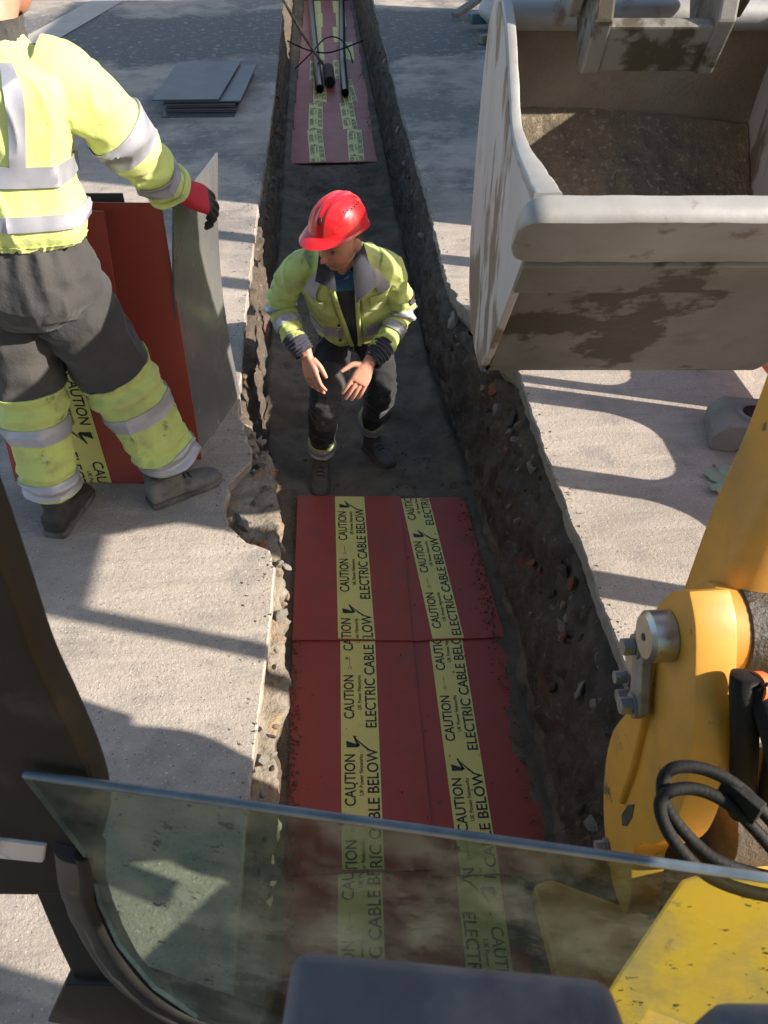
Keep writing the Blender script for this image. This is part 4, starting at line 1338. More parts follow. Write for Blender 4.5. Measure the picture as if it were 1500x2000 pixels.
# ================================================================== PEOPLE
def cloth(seed, a=.010, s=7.0, st=(1, 1, 1), b=.004, extra=None):
    st = np.array(st)
    def d(P, U, T):
        Q = P * st
        W = Q + .05 * np.stack([vnoise(Q, s * .8, seed + 21), vnoise(Q, s * .8, seed + 22), vnoise(Q, s * .8, seed + 23)], -1)
        sh = np.clip(ridge(W, s, seed), 0, 1) ** 2.2
        sh2 = np.clip(ridge(W, s * 2.1, seed + 9), 0, 1) ** 2
        r = a * (sh * .95 - .35 + fbm(Q, s * .6, seed + 5, 2) * .35) + b * (1.3 * sh2 - .4)
        if extra is not None:
            r = r + extra(P, U, T)
        return r
    return d

def rings(u0, w, k, amp, seed=3):
    """bunched folds round a limb near u0"""
    def d(P, U, T):
        ph = U * k * 2 * PI + 1.6 * vnoise(P, 9, seed) + 1.2 * np.sin(T + seed)
        return amp * np.exp(-((U - u0) / w) ** 2) * np.sin(ph)
    return d

def addf(*fs):
    return lambda P, U, T: sum(f(P, U, T) for f in fs)

def shell_obj(name, secs, nu, nt, disp, mat, parent, ur=(0, 1), tr=None, off=.004, edge=True):
    """a strip of cloth lying on a lofted garment, with real thickness at its edges"""
    v, f, _ = loft(secs, nu, nt, disp, ur, tr, off)
    v2, f2, _ = loft(secs, nu, nt, disp, ur, tr, off - .0045)
    g = Geo(); g.add(v, f)
    b = len(g.v); g.add(v2, [])
    m = nt if tr is None else nt + 1
    rng_ = range(m) if tr is None else range(m - 1)
    for k in rng_:
        k2 = (k + 1) % m
        g.f.append((k, k2, b + k2, b + k)); g.m.append(0)
        q = nu * m
        g.f.append((q + k, q + k2, b + q + k2, b + q + k)); g.m.append(0)
    if tr is not None:
        for i in range(nu):
            for k in (0, m - 1):
                g.f.append((i * m + k, (i + 1) * m + k, b + (i + 1) * m + k, b + i * m + k)); g.m.append(0)
    return g.build(name, M[mat], parent, smooth=True)

def head_geo(g, c, R):
    """head in local axes: x to the person's right... y forward, z up"""
    nla, nlo = 64, 80
    la = np.linspace(-PI / 2, PI / 2, nla)[:, None]; lo = np.linspace(0, 2 * PI, nlo, endpoint=False)[None]
    d = np.stack([np.cos(la) * np.cos(lo), np.cos(la) * np.sin(lo), np.sin(la) + 0 * lo], -1)
    p = d * V3(.076, .097, .118)
    x, y, z = p[..., 0].copy(), p[..., 1].copy(), p[..., 2].copy()
    t = np.clip(-z / .118, 0, 1)
    front = y > -.01
    x *= 1 - .30 * t ** 1.6
    y = np.where(y < 0, y * (1 - .40 * t), y * (1 + .06 * t))
    y = y + np.where(y > 0.02, 1, 0) * .010 * np.clip(t - .3, 0, 1)
    G = lambda a, b, s1, s2: np.exp(-(a / s1) ** 2 - (b / s2) ** 2)
    fm = np.clip((y - .01) / .04, 0, 1)
    y = y + fm * (.024 * G(x, z + .026, .012, .013) + .015 * G(x, z + .004, .009, .022) + .006 * G(np.abs(x) - .012, z + .031, .008, .008))
    y = y - fm * .012 * G(np.abs(x) - .031, z - .010, .016, .011)
    y = y + fm * .007 * G(np.abs(x) - .028, z - .031, .026, .008)
    y = y + fm * (.006 * G(x, z + .053, .020, .005) + .007 * G(x, z + .067, .018, .006) - .004 * G(x, z + .060, .022, .003))
    y = y + fm * .012 * G(x, z + .098, .022, .016)
    y = y + fm * .006 * G(np.abs(x) - .042, z + .022, .018, .018)
    x = x + np.sign(x) * .005 * G(y - .02, z + .075, .03, .03)
    p = np.stack([x, y, z], -1).reshape(-1, 3)
    f = []
    for i in range(nla - 1):
        for k in range(nlo):
            k2 = (k + 1) % nlo
            if i == 0:
                f.append((k2 + nlo, k + nlo, 0))
            elif i == nla - 2:
                f.append((i * nlo + k, i * nlo + k2, (nla - 1) * nlo))
            else:
                f.append((i * nlo + k, i * nlo + k2, (i + 1) * nlo + k2, (i + 1) * nlo + k))
    R = np.array(R)
    g.add(p @ R.T + c, f)
    # ears
    for s in (-1, 1):
        q = d.reshape(-1, 3) * V3(.011, .020, .031) + V3(s * .076, -.008, -.006)
        q[:, 0] += s * .010 * np.clip((-.008 - q[:, 1]) / .02, -1, 1)
        q[:, 0] += s * .004 * (np.hypot((q[:, 1] + .008) / .02, (q[:, 2] + .006) / .031) - .6)
        g.add(q @ R.T + c, f)

def hand_geo(g, w, d, n, s, curl, spread=.0, thumb=(.75, .55, .1), scale=1.0, length=1.0):
    """w wrist, d direction of the hand, n back-of-hand normal, s towards the thumb; curl per finger (base, mid, tip) radians"""
    d, n = nz(d), nz(n); n = nz(n - d * np.dot(n, d)); s = nz(np.asarray(s) - d * np.dot(s, d) - n * np.dot(s, n))
    k = scale
    secs = []
    for a, wx, hy in ((-.05, .026, .021), (0, .027, .020), (.025, .034, .019), (.055, .041, .017), (.082, .042, .014), (.094, .038, .011)):
        secs.append((w + d * a * k, s, n, wx * k, hy * k, 2.6))
    v, f, _ = loft(secs, 20, 28, caps=(True, True)); g.add(v, f)
    L = [(.036, .024, .020), (.044, .029, .022), (.047, .031, .023), (.040, .026, .021)]      # little .. index
    for i in range(4):
        off = (-.0315 + .021 * i) * k
        p = w + d * (.082 + (.004 if i in (1, 2) else 0)) * k + s * off - n * .001
        dirn = nz(d + s * (i - 1.5) * spread)
        pts, rr = [p - dirn * .012 * k], [.0098 * k]
        ang = 0
        pts.append(p); rr.append(.0098 * k)
        for j in range(3):
            ang += curl[i][j]
            dd = dirn * math.cos(ang) - n * math.sin(ang)
            p = p + dd * L[i][j] * k * length
            pts.append(p); rr.append((.0088, .0080, .0062)[j] * k * (.92 if i == 0 else 1))
        v, f, _ = loft(limb(pts, rr, ref=n), 22, 14, caps=(True, True)); g.add(v, f)
    a, b, c_ = thumb
    p0 = w + d * .018 * k + s * .022 * k - n * .006 * k
    t1 = nz(s * a + d * b - n * c_)
    p1 = p0 + t1 * .040 * k
    t2 = nz(s * a * .55 + d * (b + .35) - n * c_)
    p2 = p1 + t2 * .034 * k
    p3 = p2 + nz(t2 + d * .15) * .026 * k
    v, f, _ = loft(limb([p0, p1, p2, p3], [.016 * k, .0125 * k, .0105 * k, .0072 * k], ref=n), 20, 14, caps=(True, True)); g.add(v, f)

def boot(heel, toe, ankle, mat, parent, laces=True, up=.17, shaft_r=.055, seed=1):
    heel, toe, ankle = V3(*heel), V3(*toe), V3(*ankle)
    d = nz(V3(toe[0] - heel[0], toe[1] - heel[1], 0)); z0 = heel[2]
    L = np.linalg.norm((toe - heel)[:2]); s = nz(np.cross(d, (0, 0, 1)))
    g = Geo()
    up_ = V3(0, 0, 1)
    prof = [(0.00, .030, .045, .050), (.03, .037, .075, .055), (.10, .040, .085, .060), (.35, .041, .075, .055), (.58, .045, .052, .040), (.78, .048, .040, .034), (.92, .040, .034, .029), (1.0, .018, .020, .024)]
    secs = []
    for a, wx, hz, cz in prof:
        secs.append((heel + d * (a * L) + V3(0, 0, cz * .95), s, up_, wx, hz * .62, 2.5))
    v, f, _ = loft(secs, 40, 30, disp=cloth(seed, .002, 22), caps=(True, True)); g.add(v, f)
    base = heel + d * (.26 * L) + V3(0, 0, .05)
    secs = limb([base, base * .5 + ankle * .5 + V3(0, 0, .0), ankle, ankle + nz(ankle - base) * .05], [.045, .046, .048, .05], ref=d)
    v, f, _ = loft(secs, 16, 26, disp=cloth(seed + 2, .003, 25), caps=(True, True)); g.add(v, f)
    me = remesh(g, .006, 3)
    b = link('boot', me, M[mat], parent)
    gs = Geo()
    secs = []
    for a, wx, hz, cz in prof:
        secs.append((heel + d * (a * L * 1.02 - .003) + V3(0, 0, .0125), s, up_, wx + .005, .0125, 5.0))
    v, f, _ = loft(secs, 30, 30, caps=(True, True))
    gs.add(v, f).build('sole', M['sole'], b, smooth=True)
    if laces:
        for i in range(4):
            c = heel + d * L * (.36 + .075 * i) + V3(0, 0, .104 - .0105 * i)
            Geo().tube([c - s * .022 + V3(0, 0, -.008), c + V3(0, 0, .001), c + s * .022 + V3(0, 0, -.008)], .0034, 8).build('lace', M['boot_black'], b, smooth=True)
    return b

def paint_tone(me, base, fn=None):
    n = len(me.vertices)
    co = np.empty(n * 3); me.vertices.foreach_get('co', co); co = co.reshape(-1, 3)
    col = np.tile(np.array([*base, 1.0]), (n, 1))
    if fn is not None:
        col[:, :3] = fn(co, col[:, :3])
    at = me.color_attributes.new('tone', 'FLOAT_COLOR', 'POINT')
    at.data.foreach_set('color', col.ravel())

def frame_R(fwd, up):
    """columns: right, forward, up"""
    y = nz(fwd); z = nz(np.asarray(up) - y * np.dot(up, y)); x = np.cross(y, z)
    return np.stack([x, y, z], 1)

SKIN = (0.50, 0.245, 0.165)

# ------------------------------------------------------------------ worker in the trench
def worker_trench():
    fz = -.742
    e = empty('person', (.06, 3.45, fz), 'person crouching in the trench in red hard hat, yellow jacket and dark trousers', 'person')
    X = V3(1, 0, 0)
    T0, T1 = V3(.10, 3.50, .10), V3(.055, 3.22, .53)
    up = nz(T1 - T0); fr = nz(np.cross(X, up)); X = nz(np.cross(up, fr))
    # ---- jacket body
    tors = [((.105, 3.50, .085), .180, .128, 2.4), ((.100, 3.47, .140), .186, .130, 2.4), ((.090, 3.42, .215), .184, .126, 2.4), ((.078, 3.36, .305), .190, .126, 2.4),
            ((.068, 3.30, .395), .198, .126, 2.4), ((.060, 3.25, .470), .194, .116, 2.3), ((.056, 3.215, .525), .150, .100, 2.1), ((.053, 3.185, .562), .095, .080, 2.0), ((.050, 3.168, .590), .074, .068, 2.0)]
    secs = [(V3(*c), X, fr, a, b, ex) for c, a, b, ex in tors]
    hem = rings(.02, .10, 14, .004, 5)
    open_w = lambda U: np.interp(U, [0, .10, .35, .6, .78, 1], [.10, .13, .20, .26, .42, .6])
    cl_ = addf(cloth(31, .020, 7.0, (1.1, 1, .6), .006), hem)
    def dt(P, U, T):
        m_ = np.clip((open_w(U) - np.abs(T - PI / 2)) / .06, 0, 1)
        return cl_(P, U, T) * (1 - m_) * np.interp(U, [0, .1, .75, .92], [.5, 1, 1, .2]) - .042 * m_
    g = Geo()
    v, f, _ = loft(secs, 70, 110, dt, caps=(True, True)); g.add(v, f)
    # ---- sleeves
    armL = [(-.065, 3.235, .518), (-.130, 3.255, .468), (-.178, 3.30, .385), (-.228, 3.345, .290), (-.212, 3.300, .235), (-.182, 3.245, .190), (-.160, 3.205, .160)]
    armR = [(.175, 3.235, .513), (.240, 3.265, .455), (.278, 3.31, .350), (.316, 3.350, .225), (.282, 3.290, .170), (.232, 3.225, .125), (.202, 3.190, .100)]
    rL = [(.062, .068), (.068, .072), (.062, .066), (.057, .060), (.053, .056), (.050, .053), (.049, .052)]
    sL, sR = limb(armL, rL, ref=(0, -1, -.3)), limb(armR, rL, ref=(0, -1, -.3))
    dL = addf(cloth(41, .015, 9, (1, 1, 1), .006), rings(.52, .16, 11, .009, 2), rings(.95, .15, 13, .004, 7))
    dR = addf(cloth(57, .015, 9, (1, 1, 1), .006), rings(.52, .16, 11, .009, 6), rings(.92, .18, 12, .005, 3))
    v, f, _ = loft(sL, 70, 44, dL, caps=(True, True)); g.add(v, f)
    v, f, _ = loft(sR, 70, 44, dR, caps=(True, True)); g.add(v, f)
    jk = link('jacket', remesh(g, .0048, 1, .25), M['hivis_worn'], e)
    # strips: shoulder braces, waist band, sleeve bands, dark cuffs
    for a, b in ((PI / 2 + .60, PI / 2 + .98), (PI / 2 - 1.02, PI / 2 - .64)):
        shell_obj('reflective_strip', secs, 40, 12, dt, 'reflective', jk, ur=(.57, .90), tr=(a, b), off=.010)
    for a, b in ((.0, PI / 2 - .24), (PI / 2 + .22, PI)):
        shell_obj('reflective_strip', secs, 10, 60, dt, 'reflective', jk, ur=(.16, .25), tr=(a, b), off=.006)
    for ss, dd, us_ in ((sL, dL, ((.545, .625), (.70, .78))), (sR, dR, ((.50, .575), (.66, .735)))):
        for u0, u1 in us_:
            shell_obj('reflective_strip', ss, 12, 44, dd, 'reflective', jk, ur=(u0, u1), off=.006)
    # dark cuffs
    for pts, seed in (([(-.178, 3.222, .176), (-.150, 3.190, .145), (-.128, 3.168, .118)], 3), ([(.235, 3.222, .122), (.195, 3.180, .098), (.162, 3.148, .080)], 8)):
        sc = limb(pts, [(.052, .054), (.050, .052), (.044, .046)], ref=(0, -1, -.3))
        v, f, _ = loft(sc, 40, 36, addf(cloth(seed, .006, 14), rings(.5, .4, 7, .0035, seed)), caps=(True, False))
        Geo().add(v, f).build('cuff', M['navy'], jk, smooth=True)
    # inside of the open front: dark lining and blue shirt
    def infront(P, U, T):
        return np.full(U.shape, -.016)
    v, f, _ = loft(secs, 40, 24, infront, ur=(.02, .86), tr=(PI / 2 - .5, PI / 2 + .5))
    Geo().add(v, f).build('lining', M['navy'], jk, smooth=True)
    v, f, _ = loft(secs, 20, 20, lambda P, U, T: np.full(U.shape, -.012), ur=(.62, .93), tr=(PI / 2 - .30, PI / 2 + .34))
    Geo().add(v, f).build('shirt', M['shirt'], jk, smooth=True)
    # edge of the zip placket
    for sg in (-1, 1):
        us_ = np.linspace(.03, .80, 26)
        C_ = catmull([s_[0] for s_ in secs], us_); rx = catmull([s_[3] for s_ in secs], us_); ry = catmull([s_[4] for s_ in secs], us_)
        pts = []
        for i, u in enumerate(us_):
            a = PI / 2 + sg * (float(open_w(u)) * .92)
            pts.append(C_[i] + X * rx[i] * math.cos(a) + fr * ry[i] * math.sin(a) + fr * .004)
        v, f, _ = loft(limb(pts, [(.010, .006)] * len(pts), ref=fr), 60, 10, caps=(True, True))
        Geo().add(v, f).build('placket', M['hivis_worn'], jk, smooth=True)
    # turned-down collar: two dark flaps
    def flap(pts, name='collar'):
        A = [V3(*p) for p in pts]
        n_ = nz(np.cross(A[1] - A[0], A[2] - A[0]))
        if np.dot(n_, fr) < 0: n_ = -n_
        vv, ff = [], []
        N_ = 8
        quad = A
        for side in (0, 1):
            for i in range(N_ + 1):
                for k in range(N_ + 1):
                    p = bilinear(quad, k / N_, i / N_)
                    p = p + n_ * (.016 * math.sin(PI * i / N_) + .010 * math.sin(PI * k / N_) - .005 * side)
                    vv.append(p)
        S_ = (N_ + 1) ** 2
        for i in range(N_):
            for k in range(N_):
                q = (i * (N_ + 1) + k, i * (N_ + 1) + k + 1, (i + 1) * (N_ + 1) + k + 1, (i + 1) * (N_ + 1) + k)
                ff.append(q); ff.append(tuple(S_ + j for j in q[::-1]))
        ring = [k for k in range(N_ + 1)] + [i * (N_ + 1) + N_ for i in range(1, N_ + 1)] + [N_ * (N_ + 1) + k for k in range(N_ - 1, -1, -1)] + [i * (N_ + 1) for i in range(N_ - 1, 0, -1)]
        for j in range(len(ring)):
            a, b = ring[j], ring[(j + 1) % len(ring)]
            ff.append((a, S_ + a, S_ + b, b))
        Geo().add(vv, ff).build(name, M['navy'], jk, smooth=True)
    flap([(.022, 3.070, .455), (-.062, 3.078, .500), (-.040, 3.135, .600), (.008, 3.110, .565)])
    flap([(.100, 3.062, .405), (.185, 3.080, .470), (.140, 3.160, .615), (.092, 3.110, .565)])
    # neck collar ring standing at the back and sides
    cs = [(V3(.052, 3.180, .560), X, fr, .088, .080, 2.0), (V3(.050, 3.165, .600), X, fr, .080, .074, 2.0), (V3(.048, 3.155, .630), X, fr, .082, .076, 2.0)]
    v, f, _ = loft(cs, 10, 50, cloth(5, .003, 20), tr=(PI / 2 + .75, 2 * PI + PI / 2 - .75))
    Geo().add(v, f).build('collar_stand', M['navy'], jk, smooth=True)
    # pocket flaps, press studs, sleeve badge
    shell_obj('pocket_flap', secs, 10, 14, dt, 'hivis_worn', jk, ur=(.50, .56), tr=(PI / 2 + .42, PI / 2 + .80), off=.012)
    shell_obj('pocket_flap', secs, 10, 14, dt, 'hivis_worn', jk, ur=(.50, .56), tr=(PI / 2 - .82, PI / 2 - .44), off=.012)
    for u in (.30, .13):
        a = PI / 2 + .22 + (0.30 - u) * .3
        v, f, _ = loft(secs, 2, 2, dt, ur=(u, u + .01), tr=(a, a + .05), off=.004)
        c = np.mean(np.array(v), 0)
        Geo().cyl(c, c + fr * .006, .007, 14, bev=.001).build('press_stud', M['black_mark'], jk)
    shell_obj('sleeve_badge', sR, 8, 8, dR, 'navy', jk, ur=(.40, .455), tr=(-.2, .75), off=.006)
    shell_obj('badge_stripe', sR, 4, 4, dR, 'glove_red', jk, ur=(.415, .43), tr=(.25, .60), off=.0085)
    # ---- trousers
    legL = [(.030, 3.56, .05), (-.005, 3.45, -.06), (-.046, 3.295, -.185), (-.058, 3.275, -.26), (-.078, 3.335, -.42), (-.085, 3.375, -.54), (-.088, 3.375, -.60)]
    legR = [(.175, 3.57, .05), (.202, 3.50, -.06), (.228, 3.395, -.185), (.224, 3.390, -.26), (.198, 3.475, -.42), (.180, 3.535, -.53), (.176, 3.540, -.585)]
    rr = [(.100, .108), (.094, .098), (.078, .082), (.074, .080), (.068, .074), (.066, .072), (.066, .072)]
    lL, lR = limb(legL, rr, ref=(0, -1, .1)), limb(legR, rr, ref=(0, -1, .1))
    kL = addf(cloth(61, .016, 8, (1, 1, .7), .006), rings(.40, .10, 16, .006, 4), rings(.75, .2, 9, .004, 9))
    kR = addf(cloth(67, .016, 8, (1, 1, .7), .006), rings(.40, .10, 16, .006, 8), rings(.75, .2, 9, .004, 2))
    g = Geo()
    v, f, _ = loft(lL, 70, 46, kL, caps=(True, True)); g.add(v, f)
    v, f, _ = loft(lR, 70, 46, kR, caps=(True, True)); g.add(v, f)
    pel = [(V3(.105, 3.56, -.02), X, V3(0, -1, -.1), .145, .100, 2.5), (V3(.105, 3.56, .05), X, V3(0, -1, -.2), .155, .108, 2.5), (V3(.102, 3.52, .12), X, fr, .148, .105, 2.5), (V3(.098, 3.48, .17), X, fr, .14, .10, 2.5)]
    v, f, _ = loft(pel, 20, 50, cloth(3, .006, 9), caps=(True, True)); g.add(v, f)
    trs = link('trousers', remesh(g, .0048, 1, .25), M['trouser_navy'], e)
    for ss, dd, us_ in ((lL, kL, (.79, .835, .855, .91)), (lR, kR, (.77, .815, .835, .89))):
        shell_obj('hivis_strip', ss, 14, 46, dd, 'hivis_worn', trs, ur=(us_[0] - .02, us_[3] + .02), off=.005)
        shell_obj('reflective_strip', ss, 8, 46, dd, 'reflective', trs, ur=(us_[0], us_[1]), off=.008)
        shell_obj('reflective_strip', ss, 8, 46, dd, 'reflective', trs, ur=(us_[2], us_[3]), off=.008)
    # worn knee patch, paler
    shell_obj('knee_patch', lL, 30, 24, kL, 'trouser', trs, ur=(.22, .58), tr=(PI / 2 - 1.15, PI / 2 + .55), off=.005)
    # ---- boots
    boot((-.090, 3.44, fz), (-.108, 3.175, fz), (-.088, 3.375, -.60), 'boot_brown', e, seed=4)
    boot((.165, 3.61, fz), (.275, 3.40, fz), (.176, 3.545, -.59), 'boot_brown', e, seed=9)
    # ---- body: head, neck, arms, hands, legs in one surface
    hc = V3(.040, 3.088, .668)
    fw = nz(V3(-.62, -.70, -.30)); R = frame_R(fw, (-.12, -.25, 1))
    b = Geo()
    head_geo(b, hc, R)
    nk = [(.052, 3.20, .50), (.050, 3.165, .565), (.042, 3.120, .625), (.036, 3.10, .67)]
    v, f, _ = loft(limb(nk, [.062, .056, .055, .056]), 16, 28, caps=(True, True)); b.add(v, f)
    v, f, _ = loft([(s_[0], s_[1], s_[2], s_[3] * .78, s_[4] * .78, 2.2) for s_ in secs], 30, 40, caps=(True, True)); b.add(v, f)
    for arm, w in ((armL, (-.118, 3.158, .108)), (armR, (.150, 3.138, .072))):
        pts = [V3(*p) for p in arm[:6]] + [V3(*w)]
        v, f, _ = loft(limb(pts, [.05, .05, .046, .044, .04, .036, .028]), 30, 20, caps=(True, True)); b.add(v, f)
    for leg in (legL, legR):
        v, f, _ = loft(limb(leg, [.08, .078, .062, .058, .052, .044, .042]), 24, 20, caps=(True, True)); b.add(v, f)
    # his right hand hangs palm inwards; his left hand reaches forward and in
    hand_geo(b, V3(-.118, 3.158, .108), (.16, -.38, -.80), (-.62, -.66, .18), (.72, -.60, .35),
             [(.25, .45, .35), (.22, .45, .3), (.15, .40, .3), (.12, .35, .25)], spread=.05, thumb=(.55, .80, .25), scale=1.02)
    hand_geo(b, V3(.150, 3.138, .072), (-.42, -.42, -.62), (.25, -.78, .42), (-.82, -.25, .42),
             [(.18, .35, .25), (.15, .32, .25), (.12, .28, .22), (.10, .25, .2)], spread=.06, thumb=(.95, .42, .0), scale=1.04)
    me = remesh(b, .0032, 1, .3)
    Ri = np.array(R)
    def tone(co, col):
        L = (co - hc) @ Ri
        x, y, z = L[:, 0], L[:, 1], L[:, 2]
        near = (np.linalg.norm(L, axis=1) < .16)
        ax = np.abs(x)
        beard = np.clip(1 - np.abs((z + .072 + .9 * np.clip(ax - .035, 0, 1)) / .040), 0, 1)
        beard = np.maximum(beard * np.clip((y - .0) / .02, 0, 1), np.clip((ax - .055) / .012, 0, 1) * np.clip(1 - np.abs(z + .045) / .05, 0, 1) * np.clip((y + .01) / .01, 0, 1) * np.clip((.05 - y) / .02, 0, 1))
        beard = np.where(near, beard, 0) * np.clip(.75 + .5 * vnoise(co, 160, 3), 0, 1)
        lips = np.where(near, np.exp(-(x / .022) ** 2 - ((z + .060) / .008) ** 2) * (y > .08), 0)
        brow = np.where(near, np.exp(-((ax - .030) / .018) ** 2 - ((z - .033) / .005) ** 2) * (y > .06), 0)
        flush = np.where(near, np.exp(-((ax - .042) / .022) ** 2 - ((z + .02) / .025) ** 2) + np.exp(-(x / .014) ** 2 - ((z + .027) / .014) ** 2), 0) * (y > .05)
        out = col.copy()
        out = out * (1 - .28 * flush[:, None] * np.array([0, .8, .7]))
        out = out * (1 - lips[:, None] * .6) + np.array([.36, .13, .11]) * lips[:, None] * .6
        hair = np.maximum(beard * .72, brow * .9)[:, None]
        return out * (1 - hair) + np.array([.055, .035, .022]) * hair
    paint_tone(me, SKIN, tone)
    bd = link('body', me, M['skin'], e)
    for s in (-1, 1):
        c = hc + Ri @ V3(s * .031, .0765, .006)
        bm = bmesh.new(); bmesh.ops.create_uvsphere(bm, u_segments=16, v_segments=12, radius=.009)
        me2 = bpy.data.meshes.new('eye'); bm.to_mesh(me2); bm.free()
        for v_ in me2.vertices: v_.co = Vector(np.array(v_.co) + c)
        link('eye', me2, M['eye'], bd, smooth=True)
    # short hair below the helmet
    hs = [(hc + Ri @ V3(0, -.014, -.020), Ri[:, 0], Ri[:, 1], .0775, .084, 2.1), (hc + Ri @ V3(0, -.010, .02), Ri[:, 0], Ri[:, 1], .0790, .092, 2.1), (hc + Ri @ V3(0, -.004, .07), Ri[:, 0], Ri[:, 1], .068, .082, 2.1)]
    v, f, _ = loft(hs, 10, 40, cloth(2, .002, 60), tr=(PI + .10, 2 * PI - .10))
    Geo().add(v, f).build('hair', M['hair'], bd, smooth=True)
    # ---- helmet
    hR = frame_R(nz(V3(-.64, -.70, -.06)), (-.10, -.12, 1)) * .90
    ho_ = hc + hR @ V3(0, -.004, .066)
    nr_, na = 46, 120
    v, f = [], []
    for i in range(nr_ + 1):
        ph = i / nr_
        for k in range(na):
            a = 2 * PI * k / na
            cx_, cy_ = math.cos(a), math.sin(a)          # cy_ = forward
            rx, ry, rz = .112, .140, .128
            if ph <= .80:
                t = ph / .80 * PI / 2
                r_, z_ = math.sin(t) ** .92, math.cos(t)
                x_, y_, zz = cx_ * rx * r_, cy_ * ry * r_, z_ * rz
                # long ridges over the crown
                rg = sum(math.exp(-((x_ - q) / .010) ** 2) for q in (-.034, 0, .034)) * (1 if y_ > -.11 else 0) * max(0, math.sin(min(t * 1.25, PI)))
                zz += .010 * rg * max(0, z_) ** .4
                # raised side panel outline
                sd = abs(x_) / rx
                e_ = math.exp(-((sd - .66 - .10 * math.sin(y_ * 30)) / .06) ** 2) * (.3 < t < 1.45)
                k_ = 1 + .022 * e_
                x_ *= k_; y_ *= k_
                if t > 1.36:
                    fl = (t - 1.36) / (PI / 2 - 1.36)
                    x_ *= 1 + .022 * fl; y_ *= 1 + .022 * fl
            else:
                q = (ph - .80) / .20
                fwd_ = max(0, cy_)
                br = .010 + .058 * fwd_ ** 1.6
                x_ = cx_ * (rx * 1.022 + br * q * .6); y_ = cy_ * (ry * 1.022 + br * q)
                zz = -.010 * q - .016 * q * fwd_ ** 1.5 + (.004 * math.sin(PI * q))
                if cy_ < 0: zz -= .012 * q * (-cy_)
            v.append(ho_ + hR @ V3(x_, y_, zz))
    for i in range(nr_):
        for k in range(na):
            k2 = (k + 1) % na
            f.append((i * na + k, (i + 1) * na + k, (i + 1) * na + k2, i * na + k2))
    b0 = len(v)
    # inner surface
    vin = [ho_ + (np.asarray(p) - ho_) * .965 - hR @ V3(0, 0, .002) for p in v]
    f2 = [tuple(b0 + j for j in q[::-1]) for q in f]
    v = v + vin
    f = f + f2
    for k in range(na):
        k2 = (k + 1) % na
        f.append((nr_ * na + k, b0 + nr_ * na + k, b0 + nr_ * na + k2, nr_ * na + k2))
    hm = Geo().add(v, f).build('hard_hat', M['helmet'], e, smooth=True)
    # vent slots along the side and a small ring mark on the front
    def on_dome(a, t, lift=.0):
        return ho_ + hR @ V3(math.cos(a) * .112 * math.sin(t) ** .92 * (1 + lift), math.sin(a) * .140 * math.sin(t) ** .92 * (1 + lift), .128 * math.cos(t) * (1 + lift))
    for sgn_ in (0, 1):
        for i in range(6):
            a = (-.55 + i * .20) if sgn_ == 0 else PI + .55 - i * .20
            c0, c1 = on_dome(a, .80, .018), on_dome(a + .11, .80, .018)
            Geo().tube([c0, (c0 + c1) / 2 * 1.0, c1], .0028, 8).build('vent_slot', M['black_mark'], hm, smooth=True)
    ring = [on_dome(PI / 2 + .10 + .085 * math.cos(t), 1.06 + .095 * math.sin(t), .022) for t in np.linspace(0, 2 * PI, 19)]
    Geo().tube(ring, .0022, 8).build('ring_mark', M['black_mark'], hm, smooth=True)
    st = [on_dome(PI / 2 - .25 + .5 * t, 1.30, .024) for t in np.linspace(0, 1, 5)]
    return e
worker_trench()

